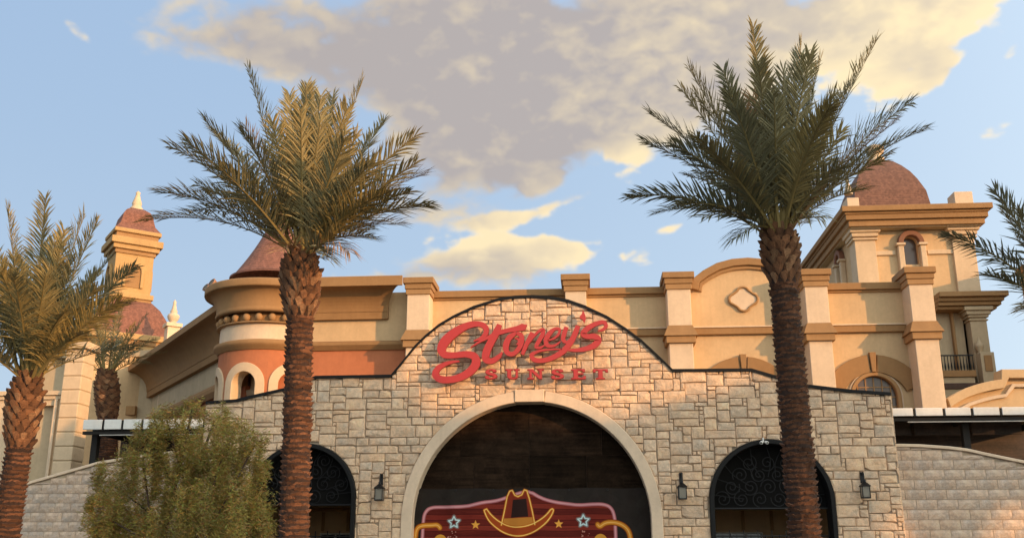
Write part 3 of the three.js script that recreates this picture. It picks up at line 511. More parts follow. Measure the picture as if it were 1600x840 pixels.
// ---------------------------------------------------------------- flat canopies
function canopy(label, z, px0, px1, yTop, yBot, seams, posts) {
  const a = onZ(px0, yTop, z), b = onZ(px1, yTop, z), y1 = a.y, y0 = onZ(px0, yBot, z).y, dz = 2.6;
  const t = thing('flat_canopy', label, 'canopy', [(a.x + b.x) / 2, 0, z - dz / 2]);
  const xs = [a.x, ...seams.map((s) => X(s, (yTop + yBot) / 2, z)), b.x];
  for (let i = 0; i + 1 < xs.length; i++) { part(t, 'fascia_panel', box(xs[i] + 0.035, xs[i + 1] - 0.035, y0, y1, z - 0.05, z, 0.015), M.white, { o: i * 1.3 }); }
  for (let i = 1; i + 1 < xs.length; i++) part(t, 'seam_cover', box(xs[i] - 0.03, xs[i] + 0.03, y0 - 0.03, y1 - 0.02, z - 0.06, z - 0.015), M.steel);
  part(t, 'roof_deck', box(a.x + 0.01, b.x - 0.01, y1 - 0.1, y1 - 0.02, z - dz, z - 0.07, 0), M.steel);
  part(t, 'gutter', box(a.x, b.x, y0 - 0.13, y0 - 0.035, z - 0.2, z - 0.08), M.steel);
  part(t, 'light_strip', box(a.x + 0.5, b.x - 0.05, y0 - 0.16, y0 - 0.132, z - 0.16, z - 0.1), M.white);
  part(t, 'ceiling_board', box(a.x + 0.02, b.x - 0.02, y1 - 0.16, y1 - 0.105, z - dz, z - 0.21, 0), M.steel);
  part(t, 'back_beam', box(a.x, b.x, y0 - 0.95, y1 - 0.165, z - dz - 0.04, z - dz + 0.1), M.brownPanel);
  for (const p of posts) { const x = X(p, 680, z - 0.6); part(t, 'post', box(x - 0.09, x + 0.09, 0, y1 - 0.165, z - 0.7, z - 0.5), M.steel); part(t, 'joist', box(x - 0.05, x + 0.05, y1 - 0.36, y1 - 0.166, z - dz + 0.11, z - 0.71), M.steel); }
  return { t, a, b, y0, y1, dz };
}
{
  const c = canopy('black steel canopy with white fascia panels above the curved block wall', -2.6, 1389, 1660, 637.5, 650, [1429.5, 1476, 1520, 1565, 1611], [1509, 1650]);
  for (const [p, q] of [[1399, 1424], [1429, 1501], [1519, 1597]]) { const z = -2.6 - 1.3; part(c.t, 'drop_panel', box(X(p, 670, z), X(q, 670, z), Y(1450, 680, z), Y(1450, 659, z), z - 0.04, z), M.brownPanel); }
  part(c.t, 'back_wall', box(c.a.x, c.b.x, 0, c.y0 - 0.96, -2.6 - 2.6 - 0.03, -2.6 - 2.6 + 0.08, 0), M.brownPanel);
  canopy('low canopy with pale fascia panels below the shaded building wing', -2.6, 128, 318, 655.5, 671, [160, 190, 221, 252, 285], [150, 300]);
}

// ---------------------------------------------------------------- stucco facade behind the gate
const zF = -6;
const hF = (py, px = 1060, z = zF) => Y(px, py, z), xF = (px, py, z = zF) => X(px, py, z);
const yCop = hF(448.5), yCopB = hF(459), yBand = hF(512), yBandB = hF(524.5);
function roundWindow(parent, cx, yS, r, z, yBot, name = 'window') {        // arched window set into a hole: frame, glass with bars
  const pts = (g, y0) => archPts({ xc: cx, yc: yS, r }, g, y0, 20);
  const fr = part(parent, name, extr([...pts(0.0, yBot), ...pts(-0.12, yBot).reverse()], z - 0.16, z + 0.09, [], 0.02), M.ochre2);
  part(fr, 'outer_bead', extr([...pts(0.05, yBot), ...pts(0.005, yBot).reverse()], z + 0.002, z + 0.05, [], 0.01), M.cream);
  const gl = part(fr, 'glass', extr(pts(-0.122, yBot), z - 0.13, z - 0.1), M.glassDull);
  for (let i = -2; i <= 2; i++) { const x = cx + i * (r - 0.12) / 2.6, t = Math.sqrt(Math.max(0, (r - 0.14) ** 2 - (x - cx) ** 2)); part(fr, 'glazing_bar', box(x - 0.015, x + 0.015, yBot, yS + t, z - 0.1, z - 0.075, 0), M.ochre2); }
  for (let y = yS + r - 0.45; y > yBot; y -= 0.3) { const w = y > yS ? Math.sqrt((r - 0.14) ** 2 - (y - yS) ** 2) : r - 0.13; part(fr, 'glazing_bar', box(cx - w, cx + w, y - 0.015, y + 0.015, z - 0.098, z - 0.077, 0), M.ochre2); }
}
{
  const b = thing('stucco_facade', 'sunlit tan stucco facade with brown capped pilasters and an arched gable', 'building', [xF(1000, 600), 0, zF - 3]);
  const xl = xF(430, 520), xr = X(1457, 442, zF + 0.75) - 0.05, xm = xF(636, 500);
  // gable between the third and fourth pilaster
  const gP = [[1079, 452], [1083, 436], [1098, 424], [1119, 412.5], [1143, 406], [1168, 404], [1193, 406], [1217, 411.5], [1238, 421.5], [1253, 431], [1258, 444]].map(([x, y]) => onZ(x, y, zF)).map((p) => V2(p.x, p.y));
  const wx = [[1164, 606], [1368, 612]], wins = wx.map(([px]) => { const cx = xF(px, 612), yS = hF(620, 1368), r = xF(1408, 620) - xF(1368, 620); return { xc: cx, yc: yS, r }; });
  const wallTop = [V2(xr, yCop - 0.05), ...gP.slice().reverse().map((p) => V2(p.x, Math.max(p.y - 0.03, yCop - 0.05))), V2(xm, yCop - 0.05)];
  part(b, 'upper_wall', extr([V2(xm, 0), V2(xr, 0), ...wallTop], zF - 0.35, zF, wins.map((w) => archPts(w, 0, 2.2, 20))), M.tan);
  part(b, 'roof_deck', box(xl, xr, yCop - 1.3, yCop - 1.2, zF - 6, zF - 0.36, 0), M.beige);
  part(b, 'rear_wall', box(xl, xr, 0, yCop - 1.22, zF - 6.2, zF - 6.01, 0), M.beige);
  // copings
  const pil = [[636, 671, 462], [883, 916, 457], [1042, 1079, 452], [1257, 1293, 445], [1420, 1457, 442]].map(([a, c, y]) => [X(a, y, zF + 0.75), X(c, y, zF + 0.75)]);
  const cope = (x0, x1, y1, y0) => { part(b, 'coping', box(x0, x1, y0, y1, zF - 0.42, zF + 0.14, 0.015), M.ochre); part(b, 'coping_bead', box(x0, x1, y0 - 0.07, y0 - 0.002, zF - 0.38, zF + 0.06, 0.015), M.ochre2); };
  cope(pil[0][1], pil[1][0], yCop, yCopB); cope(pil[1][1], pil[2][0], yCop, yCopB); cope(pil[3][1], pil[4][0], yCop, yCopB);
  const band = (x0, x1) => { part(b, 'string_course', box(x0, x1, yBandB, yBand - 0.045, zF + 0.001, zF + 0.13, 0.02), M.ochre); part(b, 'string_course_ledge', box(x0, x1, yBand - 0.043, yBand, zF + 0.001, zF + 0.16, 0.01), M.cream); };
  for (let i = 0; i < 4; i++) band(pil[i][1], pil[i + 1][0]);
  // gable coping
  const inset = gP.map((p, i) => { const q = gP[Math.max(0, i - 1)], r = gP[Math.min(gP.length - 1, i + 1)], d = V2(r.x - q.x, r.y - q.y).normalize(); return { p, d }; });
  const off = (k) => inset.map(({ p, d }) => V2(p.x + d.y * k, p.y - d.x * k));
  part(b, 'gable_coping', extr([...gP, ...off(0.24).reverse()], zF - 0.4, zF + 0.15, [], 0.015), M.ochre);
  part(b, 'gable_bead', extr([...off(0.245), ...off(0.36).reverse()], zF + 0.001, zF + 0.07, [], 0.015), M.ochre2);
  // pilasters: shaft, stepped cap, collar
  const z5 = zF + 0.75, H = (py) => Y(1058, py, z5);
  const tall = [0, 1, 2, 3, 4];
  for (const i of tall) {
    const [x0, x1] = pil[i], k = part(b, 'pilaster', box(x0, x1, 0, H(450), zF - 0.3, z5, 0.02), M.cream, { o: i * 1.7 });
    const e = 0.13;
    part(k, 'cap', box(x0 - e, x1 + e, H(435), H(425.5), zF - 0.44, z5 + e, 0.02), M.ochre);
    part(k, 'cap', box(x0 - 0.075, x1 + 0.075, H(443.5), H(435) - 0.003, zF - 0.42, z5 + 0.075, 0.02), M.ochre);
    part(k, 'cap', box(x0 - 0.045, x1 + 0.045, H(452), H(443.5) - 0.003, zF - 0.41, z5 + 0.045, 0.02), M.ochre2);
    // collar, flared downwards then stepped in
    const yA = H(508), yB = H(525), yC = H(536);
    const fl = new THREE.CylinderGeometry(1, 1, 1, 4, 1); // replaced below by an exact frustum
    const v = [], x = (t) => [x0 - t, x1 + t, z5 + t], f0 = x(0.01), f1 = x(0.15), q = (a, c, d, g) => v.push(...a, ...c, ...d, ...a, ...d, ...g), zb = zF + 0.001;
    q([f1[0], yB, f1[2]], [f1[1], yB, f1[2]], [f0[1], yA, f0[2]], [f0[0], yA, f0[2]]); q([f1[0], yB, zb], [f1[0], yB, f1[2]], [f0[0], yA, f0[2]], [f0[0], yA, zb]); q([f1[1], yB, f1[2]], [f1[1], yB, zb], [f0[1], yA, zb], [f0[1], yA, f0[2]]); q([f1[0], yB, zb], [f1[1], yB, zb], [f1[1], yB, f1[2]], [f1[0], yB, f1[2]]);
    const g = new THREE.BufferGeometry(); g.setAttribute('position', new THREE.Float32BufferAttribute(v, 3)); g.computeVertexNormals();
    part(k, 'collar', g, M.ochre);
    part(k, 'collar_step', box(x0 - 0.09, x1 + 0.09, yC, yB - 0.002, zF + 0.001, z5 + 0.09, 0.02), M.ochre2);
  }
  // quatrefoil on the gable
  {
    const c = onZ(1161.5, 467.5, zF), r = (X(1186, 467, zF) - X(1137, 467, zF)) / 2, pts = (k) => { const o = []; for (let q = 0; q < 4; q++) { const a0 = q * Math.PI / 2, cx = Math.cos(a0) * r * 0.52, cy = Math.sin(a0) * r * 0.46, rr = r * 0.47 + k; for (let i = 0; i <= 10; i++) { const a = a0 - 1.25 + 2.5 * i / 10; o.push(V2(c.x + cx + Math.cos(a) * rr, c.y + (cy + Math.sin(a) * rr) * 0.93)); } } return o; };
    const f = part(b, 'quatrefoil_ring', extr(pts(0.0), zF + 0.001, zF + 0.085, [pts(-0.075)], 0.02), M.ochre2);
    part(f, 'quatrefoil_field', extr(pts(-0.08), zF + 0.001, zF + 0.035), M.cream);
  }
  // windows with fan lintels
  wins.forEach((w) => {
    roundWindow(b, w.xc, w.yc, w.r, zF, 2.2);
    const yc = w.yc - 0.25, R0 = w.r + 0.1, a0 = 0.42, q = (a, r) => V2(w.xc + Math.cos(a) * r, yc + Math.sin(a) * r * 0.98);
    const seg = (s, e, n, R1, z1, nm, m) => { const o = [], p = []; for (let i = 0; i <= n; i++) { const a = lerp(s, e, i / n); o.push(q(a, R1)); p.unshift(q(a, R0 + 0.16)); } part(b, nm, extr([...o, ...p].reverse(), zF + 0.001, z1, [], 0.012), m); };
    seg(a0, Math.PI / 2 - 0.09, 8, R0 + 0.72, zF + 0.1, 'lintel', M.ochre); seg(Math.PI / 2 + 0.09, Math.PI - a0, 8, R0 + 0.72, zF + 0.1, 'lintel', M.ochre); seg(Math.PI / 2 - 0.06, Math.PI / 2 + 0.06, 2, R0 + 0.79, zF + 0.15, 'keystone', M.ochre);
  });
  // bay between the turret and the first pilaster: big cove cornice, cream frieze, band, red wall
  const yT = hF(444, 560), yT2 = hF(458, 560), yV = hF(489, 560), yV2 = hF(500, 560), yN = hF(533, 560), yN2 = hF(547, 560), x1 = xm - 0.001;
  part(b, 'frieze_wall', box(xl, x1, yN2, yT - 0.3, zF - 0.3, zF - 0.002, 0), M.tan, { o: 3 }); part(b, 'red_wall', box(xl, x1, 0, yN2 - 0.002, zF - 0.3, zF - 0.004, 0), M.red);
  const cove = [[-0.3, yT], [0.86, yT], [0.86, yT2]]; for (let i = 0; i <= 10; i++) { const a = i / 10 * Math.PI / 2; cove.push([0.16 + 0.66 * (1 - Math.sin(a)), yV + (yT2 - yV) * Math.cos(a) ]); } cove.push([0.14, yV], [0.14, yV2], [-0.3, yV2]);
  const cx1 = X(604, 470, zF + 0.4);
  const xs = xF(480, 500); const cc = moulding(cove, xs, cx1); { const p = cc.attributes.position; for (let i = 0; i < p.count; i++) if (p.getX(i) > cx1 - 0.01) p.setX(i, cx1 + Math.max(0, p.getZ(i) - 0.14) * 0.62); cc.computeVertexNormals(); } cc.translate(0, 0, zF); part(b, 'cove_cornice', cc, M.ochre);
  part(b, 'fascia', box(xs, pil[0][0] - 0.14, yT2, yT + 0.02, zF + 0.862, zF + 0.93, 0.015), M.ochre);
  const mb = moulding([[-0.1, yN], [0.06, yN], [0.17, yN - 0.07], [0.17, yN - 0.15], [0.09, yN2 + 0.05], [0.05, yN2], [-0.1, yN2]], xs, x1); mb.translate(0, 0, zF); part(b, 'frieze_band', mb, M.ochre);
}

// ---------------------------------------------------------------- round turret
{
  const zC = -7.3, c = onZ(427, 500, zC), xC = c.x, s = (zC + 2 - CAM.z) / F * -1;       // metres per pixel near its front
  const y = (py, zz = -5.3) => Y(427, py, zz), t = thing('round_turret', 'round turret with a flared ochre cornice and concave red shingle roof', 'turret', [xC, 0, zC]);
  const rim = 118 * s, drum = 88 * s, L = (pts, seg = 56) => { const g = lathe(pts, seg); g.translate(xC, 0, zC); return g; };
  const yr = Y(427, 432, zC + rim), yr2 = Y(427, 444.5, zC + rim), yc = Y(427, 475, zC + drum + 0.2), yk = Y(427, 487, zC + drum + 0.1), yb0 = Y(427, 501.5, zC + drum), yb1 = Y(427, 503, zC + drum), yf = Y(427, 529, zC + drum), yf2 = Y(427, 545, zC + drum);
  const prof = [[drum - 0.1, yk + 0.1], [drum + 0.16, yk], [drum + 0.2, yk + 0.12], [drum + 0.16, yk + 0.16]]; for (let i = 0; i <= 10; i++) { const a = i / 10 * Math.PI / 2; prof.push([drum + 0.17 + (rim - drum - 0.22) * (1 - Math.cos(a)), yc + (yr2 - 0.02 - yc) * Math.sin(a)]); }
  part(t, 'flared_cornice', L(prof), M.ochre2, { o: 2 });
  part(t, 'cornice_rim', L([[rim - 0.09, yr2 - 0.02], [rim, yr2], [rim + 0.02, yr2 + 0.04], [rim + 0.02, yr - 0.05], [rim - 0.02, yr], [rim - 0.5, yr - 0.02]]), M.ochre);
  part(t, 'roof_ledge', L([[rim - 0.45, yr - 0.1], [rim - 0.4, yr - 0.021], [0.4, yr + 0.15]]), M.beige);
  // corbel balls
  const ball = new THREE.SphereGeometry(0.125, 14, 10); ball.scale(1, 1.1, 1);
  for (let i = 0; i < 26; i++) { const a = i / 26 * Math.PI * 2 + 0.05; const k = shadows(new THREE.Mesh(ball, M.ochre2)); k.name = 'corbel_ball'; k.position.set(Math.sin(a) * (drum + 0.03), (yk + yb0) / 2, Math.cos(a) * (drum + 0.03)); t.add(k); }
  part(t, 'corbel_bed', L([[drum - 0.14, yb0 - 0.02], [drum - 0.05, yb0], [drum - 0.05, yk], [drum - 0.1, yk + 0.05]]), M.ochre);
  part(t, 'ledge', L([[drum - 0.1, yb1 - 0.03], [drum + 0.1, yb1 - 0.02], [drum + 0.12, yb1 + 0.04], [drum - 0.1, yb0 - 0.0]]), M.ochre2);
  part(t, 'frieze', L([[drum - 0.005, yf], [drum - 0.005, yb1 - 0.02]]), M.cream);
  part(t, 'frieze_band', L([[drum - 0.02, yf2], [drum + 0.04, yf2 + 0.02], [drum + 0.06, yf2 + 0.1], [drum + 0.16, yf2 + 0.16], [drum + 0.16, yf - 0.05], [drum + 0.05, yf], [drum - 0.02, yf + 0.02]]), M.ochre);
  // red arcade ring with arched openings: wedge segments of the drum with an arch cut out
  const yA0 = 3.2, yCr = Y(411, 579, zC + drum), N = 7, wA = Math.PI * 2 / N, rd = drum - 0.02;
  const hw = wA * rd * 0.27, ysp = yCr - hw;
  for (let i = 0; i < N; i++) {
    const a = -0.18 + i * wA, pts = [V2(-wA * rd / 2, yA0), V2(wA * rd / 2, yA0), V2(wA * rd / 2, yf2), V2(-wA * rd / 2, yf2)];
    const hole = archPts({ xc: 0, yc: ysp, r: hw }, 0, yA0 + 0.01, 18), bend = (g, dr = 0) => { const p = g.attributes.position; for (let k = 0; k < p.count; k++) { const th = a + p.getX(k) / rd, r = rd + p.getZ(k); p.setXYZ(k, xC + Math.sin(th) * r, p.getY(k), zC + Math.cos(th) * r); } g.computeVertexNormals(); return toCreasedNormals(g, 0.6); }, fine = (g) => new TessellateModifier(0.16, 5).modify(g);
    const sh = new THREE.Shape(pts); sh.holes.push(new THREE.Path(hole));
    // slice finely so that it bends
    const w = part(t, 'arcade_wall', bend(fine(new THREE.ExtrudeGeometry(sh, { depth: 0.42, bevelEnabled: false, steps: 1 }).translate(0, 0, -0.42))), M.red, { o: i });
    part(w, 'arch_trim', bend(fine(extr([...archPts({ xc: 0, yc: ysp, r: hw }, 0.29, yA0, 18), ...archPts({ xc: 0, yc: ysp, r: hw }, -0.003, yA0, 18).reverse()], -0.42, 0.05, [], 0.01))), M.pale);
  }
  part(t, 'inner_column', L([[0.55, yA0], [0.55, ysp - 0.35], [0.7, ysp - 0.2], [0.75, ysp], [0.6, ysp + 0.05], [0.62, yf2]]), M.pale);
  part(t, 'arcade_ceiling', L([[0.5, yf2 - 0.15], [rd - 0.42, yf2 - 0.15], [rd - 0.42, yf2]]), M.beige);
  part(t, 'lower_drum', L([[drum + 0.05, 0], [drum + 0.05, yA0 - 0.02], [0.4, yA0]]), M.cream);
  // concave roof
  const r0 = 74 * s, yb = Y(356, 430, zC), ya = Y(427, 292, zC), rf = []; for (let i = 0; i <= 18; i++) { const k = i / 18; rf.push([r0 * Math.pow(1 - k, 1.75) + 0.05, yb - 0.25 + (ya - yb + 0.25) * k]); }
  const g = lathe([[r0 + 0.12, yb - 0.3], [r0 + 0.12, yb - 0.24], ...rf], 64), uv = g.attributes.uv; for (let i = 0; i < uv.count; i++) uv.setXY(i, uv.getX(i) * 6, uv.getY(i) * 3); g.translate(xC, 0, zC);
  part(t, 'shingle_roof', g, M.roofRed, { uv: false });
  part(t, 'finial', L([[0.09, ya - 0.05], [0.12, ya + 0.05], [0.06, ya + 0.15], [0.1, ya + 0.25], [0.0, ya + 0.6]], 16), M.pale);
  // floodlights on the rim
  for (const [px, label] of [[321, 'small tan floodlight at the outer edge of the turret cornice'], [341, 'small tan floodlight on the turret cornice close to the red roof']]) {
    const a = -Math.acos(Math.min(1, Math.max(-1, 0))) , xx = X(px, 440, zC + 0.3), rr = rim - 0.2, dx = xx - xC, dz = Math.sqrt(Math.max(0.01, rr * rr - dx * dx)) * (px < 330 ? 0.2 : 0.75);
    const f = thing('floodlight', label, 'floodlight', [xx, yr - 0.02, zC + dz], -0.6, 'floodlights on the turret cornice'); f.scale.setScalar(1.1);
    part(f, 'stem', new THREE.CylinderGeometry(0.02, 0.03, 0.2, 8).translate(0, 0.1, 0), M.iron, { local: true });
    const h = part(f, 'head', lathe([[0.0, -0.12], [0.06, -0.12], [0.1, -0.04], [0.13, 0.08], [0.14, 0.12], [0.11, 0.125]], 14).rotateX(1.1).translate(0, 0.24, 0), mat(lin(0.35, 0.17, 0.09), { roughness: 0.6 }), { local: true });
    part(h, 'lens', new THREE.CylinderGeometry(0.11, 0.11, 0.015, 14).translate(0, 0.11, 0).rotateX(1.1).translate(0, 0.24, 0), M.glassDark, { local: true });
    part(f, 'yoke', new THREE.TorusGeometry(0.13, 0.012, 6, 14, Math.PI).rotateX(Math.PI).translate(0, 0.26, 0), M.iron, { local: true });
  }
}

// ---------------------------------------------------------------- shaded wing behind the turret, running back
{
  const A = onZ(330, 485, -7.6), th = 36.6 * RAD, d = new THREE.Vector3(-Math.sin(th), 0, -Math.cos(th));
  // length until the far corner stands at pixel 205 across
  const target = ray(205, 571); let len = 12; { const rx = target.x / target.z; len = (rx * (A.z - CAM.z) - A.x) / (d.x - rx * d.z); }
  // own frame: x runs back along the wing, z points out of the face that is seen
  const turn = Math.atan2(-Math.cos(th), Math.sin(th));
  const t = thing('building_wing', 'shaded tan wing with a deep brown cove cornice running back from the turret', 'building', [A.x, 0, A.z], turn);
  const o = { local: true };
  const hy = (px, py) => { const r = ray(px, py), k = r.clone().multiplyScalar((A.z - CAM.z) / r.z).add(CAM); return k.y; };
  const y1 = A.y, sc = (A.z - CAM.z) / -F, yd = (q) => y1 - q * sc * 1.04;
  const cove = [[-0.4, y1], [1.05, y1], [1.05, yd(11)]]; for (let i = 0; i <= 8; i++) { const a = i / 8 * Math.PI / 2; cove.push([0.2 + 0.8 * (1 - Math.sin(a)), yd(52) + (yd(12) - yd(52)) * Math.cos(a)]); } cove.push([0.18, yd(52)], [0.18, yd(64)], [-0.4, yd(64)]);
  part(t, 'cove_cornice', moulding(cove, 0.05 - len, 1.5).translate(0, 0, -0.9), M.ochre, o);
  part(t, 'upper_wall', box(-len, 1.5, yd(104), y1 - 0.3, -1.3, -0.92, 0), M.beige, o);
  part(t, 'ledge', moulding([[-0.1, yd(104)], [0.1, yd(104)], [0.24, yd(112)], [0.24, yd(118)], [0.12, yd(126)], [-0.1, yd(126)]], 0.05 - len, 1.5).translate(0, 0, -0.9), M.ochre, o);
  part(t, 'lower_wall', box(-len, 1.5, 0, yd(126), -1.3, -0.93, 0), M.red, o);
  part(t, 'roof_deck', box(-len, 1.5, y1 - 0.4, y1 - 0.31, -4.5, -1.31, 0), M.beige, o);
  t.updateMatrixWorld(true);
  // end wall at the far end, facing the gate, with a framed window
  const E = new THREE.Vector3(-len, 0, 0).applyMatrix4(t.matrixWorld), zE = E.z - 0.2;
  const e = thing('end_building', 'shaded beige wall with a brown framed window behind the small palm', 'building', [X(150, 640, zE), 0, zE]);
  const yTop = Y(150, 560, zE), x0 = X(40, 620, zE), x1 = X(258, 620, zE), P = (px, py) => onZ(px, py, zE);
  const wA = P(150, 672), wB = P(196, 590);
  part(e, 'wall', extr([V2(x0, 0), V2(x1, 0), V2(x1, yTop), V2(x0, yTop)], zE - 0.4, zE, [[V2(wA.x, wA.y), V2(wA.x, wB.y), V2(wB.x, wB.y), V2(wB.x, wA.y)]]), M.beige);
  part(e, 'cornice', box(x0, x1 - 0.05, yTop + 0.002, yTop + 0.3, zE - 0.5, zE + 0.3), M.beige);
  const w = part(e, 'window', extr([V2(wA.x - 0.2, wA.y), V2(wB.x + 0.2, wA.y), V2(wB.x + 0.2, wB.y + 0.2), V2(wA.x - 0.2, wB.y + 0.2)], zE + 0.001, zE + 0.09, [[V2(wA.x, wA.y + 0.01), V2(wA.x, wB.y), V2(wB.x, wB.y), V2(wB.x, wA.y + 0.01)]]), M.ochre);
  part(w, 'pane', box(wA.x + 0.004, wB.x - 0.004, wA.y + 0.004, wB.y - 0.004, zE - 0.3, zE - 0.26, 0), M.glassDark);
  part(w, 'head_mould', box(P(152, 590).x, P(210, 590).x, P(152, 590).y, P(152, 581).y, zE + 0.001, zE + 0.2), M.ochre);
  part(e, 'sill_band', box(P(134, 650).x, P(214, 650).x, P(150, 650).y, P(150, 636).y, zE + 0.092, zE + 0.3), M.ochre);
  const f = P(112, 690), g = P(156, 706);
  part(e, 'frieze_board', box(f.x, x1 - 0.1, P(120, 699).y, P(120, 681).y, zE + 0.001, zE + 0.1), M.ochre);
  for (let i = 0; i < 14; i++) { const x = f.x + 0.15 + i * 0.36; part(e, 'dentil', box(x, x + 0.18, P(120, 706).y, P(120, 699).y - 0.002, zE + 0.001, zE + 0.1), M.ochre); }
}

// ---------------------------------------------------------------- quoined corner building
{
  const z = -4.2, P = (px, py) => onZ(px, py, z), x0 = P(101, 560).x, x1 = P(130, 560).x, yT = P(115, 545).y;
  const t = thing('quoin_building', 'beige corner building with a quoined pier beside the bare palm trunk', 'building', [x0, 0, z - 1]);
  part(t, 'pier_core', box(x0 + 0.02, x1 - 0.02, 0, yT, z - 0.7, z - 0.03, 0), M.beige);
  const h = 0.43; let k = 0;
  for (let y = yT; y > 0.2; y -= h, k++) { const e = k % 2 ? 0.0 : 0.0; part(t, 'quoin', box(x0 - e, x1, Math.max(0, y - h + 0.025), y, z - 0.72, z, 0.03), M.pale, { o: k * 0.9 }); }
  part(t, 'pier_cap', box(x0 - 0.12, x1 + 0.12, yT + 0.002, yT + 0.22, z - 0.8, z + 0.12), M.pale);
  const yl = P(70, 609).y, xa = P(-140, 620).x, zw = z - 0.25;
  part(t, 'wall', extr([V2(xa, 0), V2(x0 - 0.003, 0), V2(x0 - 0.003, yl - 0.14), V2(xa, yl - 0.14)], zw - 0.3, zw, [[V2(P(20, 760).x, P(20, 770).y), V2(P(20, 760).x, P(20, 632).y), V2(P(70, 700).x, P(20, 632).y), V2(P(70, 700).x, P(20, 770).y)]]), M.pale);
  part(t, 'wall_ledge', box(xa, x0 - 0.004, yl - 0.138, yl, zw - 0.36, zw + 0.14), M.pale);
  part(t, 'wall_ledge', box(xa, x0 - 0.004, yl - 0.26, yl - 0.14, zw + 0.001, zw + 0.07), M.pale);
  const wx = P(70, 700).x; part(t, 'panel_strip', box(wx + 0.01, wx + 0.11, 0.8, yl - 0.262, zw + 0.001, zw + 0.1), M.cream);
  part(t, 'recess_panel', box(P(20, 760).x + 0.003, wx - 0.003, P(20, 770).y + 0.003, P(20, 632).y - 0.003, zw - 0.28, zw - 0.2, 0), M.beige);
  part(t, 'rear_wall', box(xa, x0 - 3.4, 0, yl - 0.3, zw - 5.2, zw - 5, 0), M.gold); part(t, 'roof_deck', box(xa, x0 - 3.4, yl - 0.36, yl - 0.3, zw - 4.99, zw - 0.37, 0), M.brownWood);
}

// ---------------------------------------------------------------- far domed tower and its gate post
function bell(t, pts, m, n = 4, turn = Math.PI / 4, name = 'bell_roof', o = {}) {      // four-sided roof from a [half width, y] profile
  const v = [], uvs = []; let run = 0;
  for (let i = 0; i + 1 < pts.length; i++) {
    const [r0, y0] = pts[i], [r1, y1] = pts[i + 1], dl = Math.hypot(r1 - r0, y1 - y0);
    for (let s = 0; s < 4; s++) { const c = Math.cos(s * Math.PI / 2), q = Math.sin(s * Math.PI / 2), P = (u, r, y) => [c * u + q * r, y, -q * u + c * r]; const a = P(-r0, r0, y0), b = P(r0, r0, y0), d = P(r1, r1, y1), e = P(-r1, r1, y1); v.push(...a, ...b, ...d, ...a, ...d, ...e); const U = (x, w) => uvs.push(x / 1.2, w / 1.2); U(-r0, run); U(r0, run); U(r1, run + dl); U(-r0, run); U(r1, run + dl); U(-r1, run + dl); }
    run += dl;
  }
  let g = new THREE.BufferGeometry(); g.setAttribute('position', new THREE.Float32BufferAttribute(v, 3)); g.setAttribute('uv', new THREE.Float32BufferAttribute(uvs, 2)); g.computeVertexNormals(); g = toCreasedNormals(g, 0.7);
  if (o.sx) g.scale(o.sx, 1, o.sz);
  g.translate(o.x ?? 0, 0, o.z ?? 0);
  return part(t, name, g, m, { local: true, uv: false });
}
